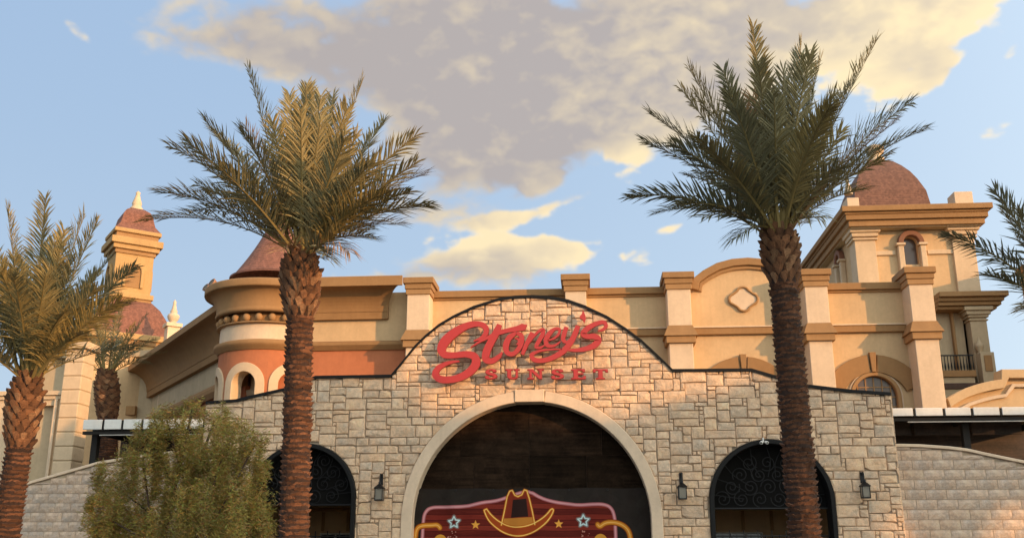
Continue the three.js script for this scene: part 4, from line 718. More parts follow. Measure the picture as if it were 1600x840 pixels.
{
  const zT = -19, c = onZ(200, 440, zT), k = (CAM.z - zT) / F / 0.985, Yt = (py) => Y(200, py, zT);
  const t = thing('domed_tower', 'far sunlit gold tower with a red bell roof and pale spire', 'tower', [c.x, 0, c.z], -52 * RAD), o = { local: true };
  const sq = (name, h, y0, y1, m, r = 0.02) => part(t, name, box(-h, h, y0, y1, -h, h, r), m, o);
  const w = 30 * k;
  sq('shaft', w, Yt(480), Yt(404), M.gold, 0.03);
  sq('cornice', w * 1.36, Yt(392), Yt(382), M.gold, 0.03); sq('cornice', w * 1.22, Yt(399), Yt(392) - 0.003, M.gold, 0.03); sq('cornice', w * 1.08, Yt(405), Yt(399) - 0.003, M.ochre2, 0.03);
  sq('roof_curb', w * 1.12, Yt(382) + 0.002, Yt(374), M.ochre2, 0.03); sq('roof_curb', w * 1.24, Yt(374) + 0.002, Yt(368), M.gold, 0.03);
  bell(t, [[w * 1.2, Yt(368)], [w * 1.08, Yt(364)], [w * 0.92, Yt(358)], [w * 0.84, Yt(350)], [w * 0.78, Yt(342)], [w * 0.64, Yt(335)], [w * 0.36, Yt(329)], [0.02, Yt(327)]], M.roofRed);
  part(t, 'spire', lathe([[0.34, Yt(331)], [0.3, Yt(326)], [0.2, Yt(322)], [0.24, Yt(319)], [0.14, Yt(310)], [0.09, Yt(304)], [0.12, Yt(302)], [0.02, Yt(299)]], 14), M.pale, o);
  for (let s = 0; s < 4; s++) {                           // round-headed niche on each face
    const fr = extr([...archPts({ xc: 0, yc: Yt(431), r: 0.34 }, 0.12, Yt(455), 14), ...archPts({ xc: 0, yc: Yt(431), r: 0.34 }, 0, Yt(455), 14).reverse()], w + 0.002, w + 0.12, [], 0.01), gl = extr(archPts({ xc: 0, yc: Yt(431), r: 0.335 }, 0, Yt(455), 14), w + 0.003, w + 0.03);
    const a = part(t, 'niche', fr.rotateY(s * Math.PI / 2), M.gold, o); part(a, 'niche_panel', gl.rotateY(s * Math.PI / 2), M.ochre, o);
  }
  sq('ledge', w * 1.16, Yt(472), Yt(464), M.gold, 0.03); sq('ledge', w * 1.08, Yt(480), Yt(472) - 0.002, M.ochre2, 0.03);
  bell(t, [[w * 2.15, Yt(532)], [w * 2.0, Yt(520)], [w * 1.8, Yt(505)], [w * 1.5, Yt(489)], [w * 1.1, Yt(476)], [0.3, Yt(472)]], M.roofRed, 4, 0, 'lower_bell_roof');
  sq('base_cornice', w * 2.3, Yt(541), Yt(532), M.gold, 0.03); sq('base_cornice', w * 2.18, Yt(548), Yt(541) - 0.002, M.ochre2, 0.03); sq('base_cornice', w * 2.1, Yt(556), Yt(548) - 0.002, M.gold, 0.03);
  sq('base', w * 2.0, 0, Yt(556), M.tan, 0.03);
  // pedestal with an urn finial
  const zP = -17, p = onZ(268, 520, zP), kk = (CAM.z - zP) / F, u = thing('urn_pier', 'pale pier with a pointed urn finial beyond the shaded wing', 'pier', [p.x, 0, zP], -52 * RAD), Yp = (py) => Y(268, py, zP);
  part(u, 'pier', box(-10 * kk, 10 * kk, 0, Yp(512), -10 * kk, 10 * kk, 0.02), M.cream, o); part(u, 'pier_cap', box(-13 * kk, 13 * kk, Yp(512) + 0.002, Yp(506), -13 * kk, 13 * kk, 0.02), M.cream, o);
  part(u, 'urn', lathe([[6, 506], [5, 503], [8, 500], [10, 495], [9, 492], [5, 489], [6, 487], [4, 483], [2.4, 475], [2.8, 472], [0.2, 468]].map(([r, y]) => [r * kk, Yp(y)]), 18), M.cream, o);
}

// ---------------------------------------------------------------- corner tower at the other end
{
  const zT = -9.4, P = (px, py, z = zT) => onZ(px, py, z), H = (py) => Y(1430, py, zT);
  const zE = zT + 0.75, HE = (py) => Y(1430, py, zE), xa = P(1344, 430).x, xb = P(1523, 430).x, dp = 7.2, xc = (xa + xb) / 2;
  const t = thing('corner_tower', 'tall tan tower with a brown hipped dome and deep layered eaves', 'tower', [xc, 0, zT - dp / 2]);
  const ex0 = X(1316, 323, zE), ex1 = X(1552, 317, zE), zB = zT - dp;
  // stacked eave courses, each stepping in
  const top0 = HE(318.5), course = [[0, 0, 8.5, M.ochre], [0.10, 8.5, 12, M.ochre], [0.14, 12, 20, M.ochre], [0.24, 20, 29, M.ochre2]], q = HE(318.5) - HE(319.5);
  for (const [i, a, b, m] of course) part(t, 'eave', box(ex0 + i, ex1 - i, top0 - b * q, top0 - a * q - 0.004, zB - 0.75 + i, zE - i, 0.015), m, { o: a });
  part(t, 'soffit', box(ex0 + 0.34, ex1 - 0.34, top0 - 30.5 * q, top0 - 29 * q - 0.003, zB - 0.4, zE - 0.34, 0), M.beige);
  const wTop = top0 - 31 * q, yLow = H(600);
  const win = { xc: P(1423.5, 390).x, yc: H(380.5), r: (P(1434, 390).x - P(1413, 390).x) / 2 + 0.02 };
  part(t, 'front_wall', extr([V2(xa, 0), V2(xb, 0), V2(xb, wTop), V2(xa, wTop)], zT - 0.3, zT, [archPts(win, 0, H(413), 16)]), M.tan);
  const side = { xc: zT - dp * 0.30, yc: H(380.5), r: win.r };
  const sw = extr([V2(zB, 0), V2(zT - 0.302, 0), V2(zT - 0.302, wTop), V2(zB, wTop)], 0, 0.3, [archPts(side, 0, H(413), 16)]); { const p = sw.attributes.position; for (let i = 0; i < p.count; i++) { const a = p.getX(i), b = p.getZ(i); p.setX(i, xa + 0.3 - b); p.setZ(i, a); } const n = sw; n.computeVertexNormals(); } part(t, 'side_wall', sw, M.tan);
  part(t, 'side_wall', box(xb - 0.3, xb, 0, wTop, zB, zT - 0.302, 0), M.tan); part(t, 'rear_wall', box(xa + 0.302, xb - 0.302, 0, wTop, zB, zB + 0.3, 0), M.tan);
  // corner pilasters with capitals
  const pil = (x0, x1, z0, z1, nm = 'corner_pilaster') => { const k = part(t, nm, box(x0, x1, 0, wTop, z0, z1, 0.015), M.pale); let e = 0.05; for (const [a, b, g] of [[352, 358, 0.24], [358, 364, 0.17], [364, 370, 0.1], [372, 375, 0.08]]) { part(k, 'capital', box(x0 - g, x1 + g, H(b), H(a) - 0.003, z0 - g, z1 + g, 0.02), M.pale); } return k; };
  const pw = 0.62; pil(xa - 0.1, xa + pw, zT - pw, zT + 0.12); pil(xb - pw - 0.02, xb + 0.12, zT - pw, zT + 0.12); pil(xa - 0.1, xa + pw, zB - 0.1, zB + pw); pil(xb - pw, xb + 0.12, zB - 0.1, zB + pw);
  part(t, 'string_band', box(xa + pw + 0.004, win.xc - 0.3 - win.r, H(398), H(391.5), zT + 0.001, zT + 0.07), M.pale); part(t, 'string_band', box(win.xc + 0.3 + win.r, xb - pw - 0.024, H(398), H(391.5), zT + 0.001, zT + 0.07), M.pale);
  const arched = (cx, front) => {
    const G = (g) => { if (front) return g; const p = g.attributes.position; for (let i = 0; i < p.count; i++) { const a = p.getX(i), b = p.getZ(i); p.setX(i, xa - (b - zT)); p.setZ(i, a); } if (g.index) { const ix = g.index.array; } g.computeVertexNormals(); return g; };
    const A = { xc: cx, yc: win.yc, r: win.r };
    const f = part(t, 'window', G(extr([...archPts(A, 0.2, H(381), 16), ...archPts(A, 0.02, H(381), 16).reverse()], zT + 0.002, zT + 0.2, [], 0.02)), mat(lin(0.22, 0.095, 0.05), { roughness: 0.8 }));
    part(f, 'pane', G(extr(archPts(A, -0.003, H(412.5), 16), zT - 0.2, zT - 0.17)), M.glassDull);
    for (const s of [-1, 1]) { const x = cx + s * (win.r + 0.13); part(f, 'colonnette', G(box(x - 0.1, x + 0.1, H(425), H(385) - 0.002, zT + 0.002, zT + 0.2, 0.03)), M.pale); part(f, 'colonnette_cap', G(box(x - 0.16, x + 0.16, H(385), H(381) - 0.004, zT + 0.002, zT + 0.26, 0.02)), M.pale); }
  };
  arched(win.xc, true); arched(side.xc, false);
  // brown hipped dome, finial, corner blocks
  const zc = zT - dp * 0.46, yd = (py) => Y(1372, py, zc), hw = (X(1455, 318, zc) - X(1336, 318, zc)) / 2 * 0.86, xd = X(1376, 318, zc);
  bell(t, [[1.22, top0 - 0.1], [1.06, yd(318)], [1.0, yd(310)], [0.9, yd(297)], [0.76, yd(283)], [0.58, yd(270)], [0.4, yd(260)], [0.2, yd(253.5)], [0.01, yd(252)]].map(([a, b]) => [a * hw, b]), mat(lin(0.235, 0.115, 0.075), { map: T.shingle, bumpMap: T.shingleBump, bumpScale: 0.02, roughness: 0.85 }), 4, 0, 'hipped_dome', { sx: 1, sz: 1.05, x: xd - xc, z: zc - (zT - dp / 2) });
  const fin = lathe([[0.42, 254], [0.42, 249], [0.3, 246], [0.24, 243], [0.36, 240], [0.46, 235], [0.44, 231], [0.2, 228.5], [0.12, 226.5], [0.0, 225]].map(([r, y]) => [r * 0.82, yd(y)]), 20); fin.translate(xd, 0, zc); part(t, 'finial', fin, M.pale);
  for (const [px0, px1, py] of [[1493, 1522, 299], [1324, 1343, 304]]) { const z = zE - 0.55, a = X(px0, 315, z), b = X(px1, 315, z); part(t, 'corner_block', box(a, b, top0 + 0.002, Y(1500, py, z), z - 0.7, z, 0.02), M.cream); }
  { const z = zE - 0.9, x = X(1326, 300, z), g = lathe([[0.16, Y(1326, 304, z)], [0.12, Y(1326, 296, z)], [0.05, Y(1326, 285, z)], [0.06, Y(1326, 282, z)], [0, Y(1326, 276, z)]], 12); g.translate(x, 0, z); part(t, 'corner_spike', g, M.cream); }
  // lower storey: second eave, porch pier with capital, balcony with rail, pedestal and urn
  const zL = zT + 1.0, X2 = (px, py, z = zL) => X(px, py, z), HL = (py, z = zL) => Y(1520, py, z), lx0 = xb - 1.6, lx1 = X2(1577, 455);
  for (const [i, a, b] of [[0, 454, 462], [0.12, 462, 468], [0.2, 468, 474], [0.32, 474, 479]]) part(t, 'lower_eave', box(lx0, lx1 - i, HL(b), HL(a) - 0.004, zT - 2.5, zL - i, 0.015), M.ochre, { o: a });
  part(t, 'lower_block', box(lx0, lx1 - 1.0, 0, HL(479) - 0.003, zT - 2.4, zT + 0.12, 0), M.beige);
  const zPr = zL - 0.42, p0 = X2(1519, 520, zPr), p1 = X2(1545, 520, zPr);
  const pr = part(t, 'porch_pier', box(p0, p1, 0, HL(479, zPr) - 0.003, zPr - 0.62, zPr, 0.015), M.beige);
  for (const [a, b, g] of [[480, 486, 0.2], [486, 492, 0.13], [492, 496, 0.07], [498.5, 501, 0.05]]) part(pr, 'capital', box(p0 - g, p1 + g, HL(b, zPr), HL(a, zPr) - 0.003, zPr - 0.62 - g, zPr + g, 0.02), M.beige);
  part(t, 'wall_pilaster', box(X2(1487, 520, zT + 0.12), X2(1491, 520, zT + 0.12), 0, HL(480, zT + 0.1), zT + 0.122, zT + 0.3), M.ochre);
  const zR = zL - 0.1, ys = HL(578, zR), rx0 = X2(1462, 565, zR), rx1 = X2(1524, 565, zR);
  part(t, 'balcony_slab', box(rx0, rx1, HL(588, zR), ys, zT + 0.302, zR + 0.02), M.ochre); part(t, 'balcony_wall', box(rx0, rx1 - 0.05, 0, HL(588, zR) - 0.003, zT + 0.302, zR - 0.05, 0), M.beige);
  const rail = part(t, 'balcony_rail', box(rx0, rx1, HL(555, zR), HL(553, zR), zR - 0.1, zR - 0.04), M.iron); for (let i = 0; i < 13; i++) { const x = lerp(rx0 + 0.03, rx1 - 0.03, i / 12); part(rail, 'baluster', lathe([[0.012, ys], [0.03, ys + 0.12], [0.015, ys + 0.3], [0.012, HL(555, zR)]], 6).translate(x, 0, zR - 0.07), M.iron); }
  const q0 = X2(1534, 565, zL), q1 = X2(1556, 565, zL), pd = part(t, 'pedestal', box(q0, q1, 0, HL(550), zL - 0.55, zL, 0.015), M.beige); part(pd, 'pedestal_panel', box(q0 + 0.1, q1 - 0.1, HL(580), HL(555), zL + 0.001, zL + 0.03), M.ochre);
  part(t, 'urn', lathe([[0.1, HL(550)], [0.06, HL(547)], [0.13, HL(541)], [0.15, HL(536)], [0.06, HL(532)], [0.03, HL(527)], [0.01, HL(523)]], 14).translate((q0 + q1) / 2 - 0.12, 0, zL - 0.25), M.beige);
}

// ---------------------------------------------------------------- stepped orange parapet wing beyond the canopy
{
  const z = -5.5, P = (px, py) => { const p = onZ(px, py, z); return V2(p.x, p.y); };
  const t = thing('parapet_wing', 'sunlit orange wing with a curved stepped parapet above the canopy', 'building', [P(1600, 620).x, 0, z - 2]);
  const up = [[1478, 624], [1492, 615], [1505, 608], [1518, 603.5], [1530, 600], [1545, 596.5], [1561.5, 594], [1562, 578.5], [1640, 578.5], [1760, 578.5]].map((q) => P(...q)), lo = up[0].x, hi = up[up.length - 1].x;
  const shift = (d) => up.map((p, i) => V2(p.x + (i >= 7 ? d * 0.75 : d * 0.25) * 0.9, p.y - d)).filter((p) => p.x <= hi + 2);
  part(t, 'wall', extr([V2(lo, 0), V2(hi, 0), ...up.slice().reverse().map((p) => V2(p.x, p.y - 0.02))], z - 0.4, z), M.tan);
  part(t, 'parapet_band', extr([...up, ...shift(0.26).reverse()].reverse(), z - 0.42, z + 0.2, [], 0.012), M.tan);
  part(t, 'parapet_moulding', extr([...shift(0.42), ...shift(0.52).reverse()].reverse(), z + 0.001, z + 0.1, [], 0.012), M.cream);
  part(t, 'roof_ridge', box(P(1556, 572).x - 0.5, hi, P(1580, 582).y, P(1580, 572).y, z - 3.4, z - 3, 0.02), M.brownWood);
  part(t, 'added_shade_block', box(15.1, 21, 0, 10.9, z - 4.2, z - 0.45, 0.03), M.tan); part(t, 'added_shade_block_coping', box(15, 21.1, 10.902, 11.15, z - 4.3, z - 0.35, 0.02), M.ochre);  // unseen block and coping, added out of view to shade the lower tower
}

// ---------------------------------------------------------------- date palms
M.frond = new THREE.MeshPhysicalMaterial({ vertexColors: true, roughness: 0.62, transmission: 0.18, thickness: 0, specularIntensity: 0.7 });
M.bark = mat(lin(1, 1, 1), { vertexColors: true, map: T.bark, roughness: 0.95 });
const up3 = new THREE.Vector3(0, 1, 0);
function frondGeo(base, ctrl, tip, o) {                      // world metres; o: pairs, leaf, width, colour, stalk, R
  const { R, leaf, hue, dead } = o, cv = new THREE.QuadraticBezierCurve3(base, ctrl, tip), len = cv.getLength(), n = Math.round(len * (o.dense ?? 25)), v = [], c = [];
  const col = (k, j) => { const f = 1 + (R() - 0.5) * 0.5; if (dead) return [0.34 * f, 0.20 * f, 0.095 * f]; const g = lerp(1, 0.78, hue); return [lerp(0.165, 0.33, hue) * f, lerp(0.16, 0.245, hue) * f, lerp(0.09, 0.085, hue) * f]; };
  const tri = (a, b, d, q) => { v.push(a.x, a.y, a.z, b.x, b.y, b.z, d.x, d.y, d.z); for (let i = 0; i < 3; i++) c.push(...q); };
  // rachis: a flat tapering triangle section
  const P = [], S = [], N = [], m = 18; const roll = (R() - 0.5) * 0.9;
  const frame = (t) => { const T0 = cv.getTangent(t), s = new THREE.Vector3().crossVectors(T0, up3); if (s.lengthSq() < 0.02) s.set(1, 0, 0); s.normalize(); const nn = new THREE.Vector3().crossVectors(s, T0).normalize(); s.applyAxisAngle(T0, roll); nn.applyAxisAngle(T0, roll); return [cv.getPoint(t), T0, s, nn]; };
  const stalk = dead ? [0.36, 0.2, 0.09] : [0.36, 0.27, 0.095];
  let last = null;
  for (let i = 0; i <= m; i++) { const t = i / m, [p, , s, nn] = frame(t), w = lerp(0.042, 0.006, Math.pow(t, 0.6)) * (o.scale ?? 1), a = p.clone().addScaledVector(s, w), b = p.clone().addScaledVector(s, -w), d = p.clone().addScaledVector(nn, -w * 0.8); const q = stalk.map((x) => x * lerp(1, 0.55, t)); if (last) { const L = [[last[0], last[1], a, b], [last[1], last[2], b, d], [last[2], last[0], d, a]]; for (const [x, y, z, w2] of L) { tri(x, y, w2, q); tri(x, w2, z, q); } } last = [a, b, d]; }
  for (let i = 0; i < n; i++) for (const sd of [-1, 1]) {
    const t = 0.17 + 0.83 * (i + R() * 0.7) / n; if (t > 0.995) continue;
    const [p, T0, s, nn] = frame(t), f = t < 0.42 ? lerp(0.5, 1, (t - 0.17) / 0.25) : lerp(1, 0.42, Math.pow((t - 0.42) / 0.58, 1.4));
    const l = leaf * f * (0.82 + R() * 0.36), spread = lerp(1.12, 0.5, t) + (R() - 0.5) * 0.34, lift = 0.45 + (R() - 0.5) * 0.9;
    const dir = T0.clone().multiplyScalar(Math.cos(spread)).addScaledVector(s, sd * Math.sin(spread) * Math.cos(lift)).addScaledVector(nn, Math.sin(spread) * Math.sin(lift)).normalize();
    const wdt = (0.0125 + R() * 0.005) * (o.scale ?? 1) * (dead ? 0.7 : 1), side = new THREE.Vector3().crossVectors(dir, nn).normalize().multiplyScalar(wdt), fold = nn.clone().multiplyScalar(wdt * 0.5);
    const droop = (o.droop ?? 0.1) + R() * 0.1, mid = p.clone().addScaledVector(dir, l * 0.55), end = p.clone().addScaledVector(dir, l); end.y -= l * droop; mid.y -= l * droop * 0.25;
    const q = col(), q2 = q.map((x) => x * 1.12);
    const a0 = p.clone().addScaledVector(side, 0.5), a1 = p.clone().addScaledVector(side, -0.5), b0 = mid.clone().add(side).add(fold), b1 = mid.clone().sub(side).add(fold);
    tri(a0, a1, mid, q); tri(a0, mid, b0, q); tri(a1, b1, mid, q2); tri(b0, mid, end, q); tri(mid, b1, end, q2);
  }
  const g = new THREE.BufferGeometry(); g.setAttribute('position', new THREE.Float32BufferAttribute(v, 3)); g.setAttribute('color', new THREE.Float32BufferAttribute(c, 3)); g.computeVertexNormals(); return g;
}
function palm(o) {                                            // o: label, foot [x,y] pixel and top [x,y] pixel of the trunk at depth z, tips, trunk radii in metres
  const R = rng(o.seed), topP = onZ(...o.top, o.z), footDir = onZ(...o.foot, o.z);
  const k = (topP.x - footDir.x) / (topP.y - footDir.y), foot = new THREE.Vector3(footDir.x - k * footDir.y, 0, o.z);   // the stem carries on straight down to the ground
  const t = thing('palm_tree', o.label, 'palm tree', [foot.x, o.y0 ?? 0, o.z], 0, 'date palms');
  const hTop = topP.y, at = (y) => new THREE.Vector3(foot.x + k * y, y, o.z), yb = hTop - o.bulb;
  const rad = (y) => y < yb ? o.r * lerp(1.12, 0.96, y / yb) : o.r * lerp(1.0, o.fat ?? 1.34, Math.sin(Math.min(1, (y - yb) / o.bulb * 1.05) * Math.PI * 0.92)) * lerp(1, 0.78, sstep((y - yb) / o.bulb, 0.7, 1));
  // core stem
  const mkTri = () => { const v = [], c = []; return { v, c, tri(a, b, d, q) { v.push(...a, ...b, ...d); for (let i = 0; i < 3; i++) c.push(...q); }, geo() { const g = new THREE.BufferGeometry(); g.setAttribute('position', new THREE.Float32BufferAttribute(v, 3)); g.setAttribute('color', new THREE.Float32BufferAttribute(c, 3)); g.computeVertexNormals(); return g; } }; };
  const core = mkTri(), nA = 16, nY = 40;
  for (let j = 0; j < nY; j++) for (let i = 0; i < nA; i++) { const q = (jj, ii) => { const y = hTop * jj / nY, a = ii / nA * Math.PI * 2, p = at(y), r = rad(y) * 0.93; return [p.x + Math.cos(a) * r, y, p.z + Math.sin(a) * r]; }; const c = [0.07, 0.034, 0.02]; core.tri(q(j, i), q(j + 1, i), q(j + 1, i + 1), c); core.tri(q(j, i), q(j + 1, i + 1), q(j, i + 1), c); }
  part(t, 'trunk', withUv(core.geo()), M.bark, { uv: false });
  // leaf scars on the stem: overlapping lips in a spiral
  const scars = mkTri(), rows = Math.floor(yb / (o.row ?? 0.083));
  const scale = (y, a, r, w, h, out, q, S) => {                 // a cut leaf base: pointed boot
    const P = (da, dy, dr) => { const p = at(y + dy), aa = a + da; return [p.x + Math.cos(aa) * (r + dr), y + dy, p.z + Math.sin(aa) * (r + dr)]; };
    const pale = R() < 0.4 ? [1.5, 1.75, 1.9] : [1, 1, 1], q2 = q.map((x, i) => x * pale[i]), j = () => (R() - 0.5) * 0.03, l = P(-w, h * 0.15 + j(), 0), rr = P(w, h * 0.15 + j(), 0), m0 = P(j(), -h * 0.5, -0.01), tl = P(-w * 0.62, h * 0.62 + j(), out * 0.85), tr = P(w * 0.62, h * 0.62 + j(), out * 0.85), tm = P(j() * 2, h * 0.8 + j(), out), bk = P(0, h * 0.75, -0.03), d = q.map((x) => x * 0.8);
    S.tri(m0, tl, l, q); S.tri(m0, tm, tl, q2); S.tri(m0, tr, tm, q2); S.tri(m0, rr, tr, q); S.tri(tl, tm, bk, d); S.tri(tm, tr, bk, d); S.tri(l, tl, bk, d); S.tri(tr, rr, bk, d);
  };
  const lip = (y, a, r, w, h, q) => {                            // a broad ragged ring scar: a lip that leans out over a recess
    const N = 5, P = (da, dy, dr) => { const p = at(y + dy), aa = a + da; return [p.x + Math.cos(aa) * (r + dr), y + dy, p.z + Math.sin(aa) * (r + dr)]; };
    const lo = [], hi = [], bk = [], sag = (R() - 0.5) * 0.03, o1 = 0.012 + R() * 0.036;
    for (let i = 0; i <= N; i++) { const u = i / N * 2 - 1, arch = (1 - u * u); lo.push(P(u * w, -h * 0.5 + sag * u - 0.02 * arch, -0.045)); hi.push(P(u * w, h * (0.1 + 0.45 * arch) + sag * u + (R() - 0.5) * 0.022, o1 * (0.35 + 0.65 * arch) + (R() - 0.5) * 0.012)); bk.push(P(u * w, h * 0.5 + sag * u, -0.05)); }
    const d = q.map((x) => x * 0.85);
    for (let i = 0; i < N; i++) { scars.tri(lo[i], hi[i], hi[i + 1], q); scars.tri(lo[i], hi[i + 1], lo[i + 1], q); scars.tri(hi[i], bk[i], bk[i + 1], d); scars.tri(hi[i], bk[i + 1], hi[i + 1], d); }
  };
  const n = o.around ?? 8;
  for (let j = 0; j < rows; j++) for (let i = 0; i < n; i++) { const y = 0.04 + j * (yb / rows) + (R() - 0.5) * 0.035, a = (i + (j % 2) * 0.5 + (R() - 0.5) * 0.22) / n * Math.PI * 2, f = 0.6 + R() * 0.65; lip(y, a, rad(y) * 0.95, Math.PI / n * 1.3, 0.075, [0.38 * f, 0.18 * f, 0.098 * f]); }
  const sc = part(t, 'leaf_scars', withUv(scars.geo()), M.bark, { uv: false }); sc.userData.kind = 'stuff';
  // swollen head of cut leaf bases, each its own piece
  const rowsB = Math.round(o.bulb / 0.115), nb = o.aroundB ?? 11, shapes = [];
  for (let j = 0; j < rowsB; j++) for (let i = 0; i < nb; i++) {
    const y = yb + (j + 0.3) * o.bulb / rowsB + (R() - 0.5) * 0.03, a = (i + (j % 2) * 0.5 + (R() - 0.5) * 0.25) / nb * Math.PI * 2, f = 0.6 + R() * 0.7, S = mkTri(), q = [0.36 * f, 0.175 * f, 0.085 * f];
    if (Math.sin(a) < -0.25) continue;                          // the far side is never seen; the core closes it
    scale(y, a, rad(y) * 0.9, Math.PI / nb * 1.1, 0.16, 0.06 + R() * 0.05, q, S);
    part(t, 'leaf_base', withUv(S.geo()), M.bark, { uv: false });
  }
  // fronds
  const crown = at(hTop - 0.08), fr = (tip, bend, opt = {}) => {
    const d = tip.clone().sub(crown), L = d.length(), flat = new THREE.Vector3(d.x, 0, d.z), a = flat.clone().normalize();
    const base = crown.clone().addScaledVector(a, o.r * 0.55).add(new THREE.Vector3((R() - 0.5) * 0.1, (R() - 0.5) * 0.16, (R() - 0.5) * 0.1));
    const ctrl = crown.clone().addScaledVector(d, 0.5).add(new THREE.Vector3(0, L * bend, 0));
    const g = frondGeo(base, ctrl, tip, { R, leaf: (o.leaf ?? 0.62) * (0.9 + R() * 0.2), hue: opt.hue ?? Math.pow(R(), 1.3), dead: opt.dead, scale: o.scale ?? 1, droop: opt.droop, dense: o.dense });
    part(t, 'frond', g, M.frond, { uv: false });
  };
  for (const [px, py, dz, bend = 0.1, opt] of o.tips) fr(onZ(px, py, o.z + dz), bend, opt);
  for (let i = 0; i < (o.fill ?? 22); i++) { const a = (i + R()) / (o.fill ?? 22) * Math.PI * 2 * 3, e = (i % 3 === 0 ? 0.25 + R() * 0.4 : 0.75 + R() * 0.62), L = o.len * (0.72 + R() * 0.3), h = Math.cos(e) * L; const tip = crown.clone().add(new THREE.Vector3(Math.cos(a) * h * 0.82, Math.sin(e) * L * 0.98, Math.sin(a) * h)); fr(tip, 0.06 + R() * 0.1); }
  return t;
}
function withUv(g) { const p = g.attributes.position, uv = new Float32Array(p.count * 2); for (let i = 0; i < p.count; i++) { uv[i * 2] = p.getX(i) + p.getZ(i); uv[i * 2 + 1] = p.getY(i); } g.setAttribute('uv', new THREE.BufferAttribute(uv, 2)); return g; }

palm({ label: 'tall date palm in front of the turret and red stucco wall', seed: 3, z: 9.4, foot: [459, 840], top: [471, 393], r: 0.225, bulb: 1.12, fat: 1.42, len: 2.9, fill: 20, tips: [
  [386, 106, 0.3, 0.05], [452, 148, -0.8, 0.03], [484, 135, 0.5, 0.02, { hue: 0.1 }], [566, 127, -0.3, 0.05], [327, 202, -0.9, 0.12, { hue: 0.2 }], [264, 228, 0.2, 0.14, { hue: 0.8 }], [225, 345, 0.6, 0.22, { hue: 0.5 }], [300, 330, -0.6, 0.22], [382, 196, 0.4, 0.05, { dead: true }], [520, 150, -0.9, 0.03],
  [649, 212, 0.3, 0.12, { hue: 0.3 }], [600, 190, -0.9, 0.08], [664, 272, -0.6, 0.16, { dead: true }], [672, 322, 0.4, 0.2, { hue: 0.4 }], [626, 350, -0.4, 0.2, { dead: true }], [580, 372, 0.7, 0.2], [512, 405, 1.0, 0.3], [438, 392, 0.7, 0.3, { dead: true }], [640, 300, 0.9, 0.14], [425, 190, 0.9, 0.04], [540, 215, 1.4, 0.06, { hue: 0.3 }], [470, 170, 1.3, 0.04, { hue: 0.6 }], [545, 392, 0.5, 0.3, { dead: true, droop: 0.5 }], [610, 300, 1.2, 0.16, { hue: 0.8 }], [250, 300, 1.0, 0.18, { hue: 0.3 }], [575, 260, 1.3, 0.1], [350, 260, 1.2, 0.12], [320, 300, -1.2, 0.18], [600, 330, -1.2, 0.2, { hue: 0.9 }], [500, 190, 1.0, 0.03],
] });
palm({ label: 'tallest date palm in front of the arch between two wall lanterns', seed: 9, z: 9, foot: [1259, 840], top: [1217, 357], r: 0.235, bulb: 0.95, fat: 1.3, len: 3.1, fill: 21, tips: [
  [1177, 42, 0.2, 0.02, { hue: 0.35 }], [1253, 64, 0.3, 0.02, { hue: 0.75 }], [1283, 92, -0.3, 0.03, { hue: 0.7 }], [1370, 64, 0.3, 0.04, { hue: 0.6 }], [1077, 108, 0.2, 0.07], [1063, 138, -0.5, 0.09, { hue: 0.8 }], [1014, 176, 0.3, 0.12, { hue: 0.05 }], [1006, 222, -0.4, 0.15, { hue: 0.05 }], [984, 308, 0.3, 0.2, { hue: 0 }], [1028, 332, -0.5, 0.22, { hue: 0 }], [1100, 340, 0.8, 0.24, { hue: 0.05 }],
  [1425, 160, -0.2, 0.12, { hue: 0.05 }], [1444, 203, 0.3, 0.14, { hue: 0.3 }], [1350, 296, -0.7, 0.14, { hue: 0.9 }], [1316, 205, 0.8, 0.07, { hue: 0.85 }], [1130, 110, 0.8, 0.05, { hue: 0.1 }], [1225, 110, 1.2, 0.02, { hue: 0.2 }], [1150, 170, 1.5, 0.06, { hue: 0.1 }], [1270, 190, 1.5, 0.06, { hue: 0.2 }], [1085, 220, 1.2, 0.1, { hue: 0 }], [1380, 230, -0.9, 0.12, { hue: 0.1 }], [1330, 130, -0.8, 0.05], [1075, 275, -1.2, 0.16, { hue: 0 }], [1210, 150, 1.4, 0.03, { hue: 0.15 }], [1176, 150, 0.9, 0.03, { dead: true }], [1150, 372, 0.6, 0.26, { hue: 0, droop: 0.4 }], [1285, 340, 0.6, 0.26, { hue: 0.6, droop: 0.4 }], [1400, 190, 0.9, 0.1, { dead: true }], [1060, 320, 0.9, 0.2, { hue: 0 }], [1120, 250, 1.4, 0.1, { hue: 0 }], [1310, 260, 1.1, 0.1, { hue: 0.3 }],
] });
palm({ label: 'shorter date palm with a thick bare head beside the quoined pier', seed: 21, z: 7.4, foot: [8, 840], top: [46, 585], r: 0.235, bulb: 1.35, fat: 1.38, len: 2.8, fill: 24, tips: [
  [10, 323, 0.2, 0.03, { hue: 0.7 }], [70, 310, 0.3, 0.02, { hue: 0.4 }], [132, 333, -0.3, 0.05, { hue: 0.2 }], [152, 345, 0.4, 0.07, { hue: 0.6 }], [170, 405, -0.8, 0.1, { hue: 0.1 }], [208, 418, 0.3, 0.12, { hue: 0.1 }], [190, 470, 0.9, 0.14], [100, 358, 0.7, 0.04], [-30, 360, 0.2, 0.06], [-70, 420, 0.4, 0.1], [-110, 470, -0.2, 0.15], [-90, 540, 0.6, 0.18], [130, 520, 1.1, 0.14, { hue: 0.8 }], [20, 400, 1.3, 0.05], [70, 430, 1.4, 0.05], [-20, 450, 1.2, 0.08], [150, 450, 1.0, 0.1],
] });
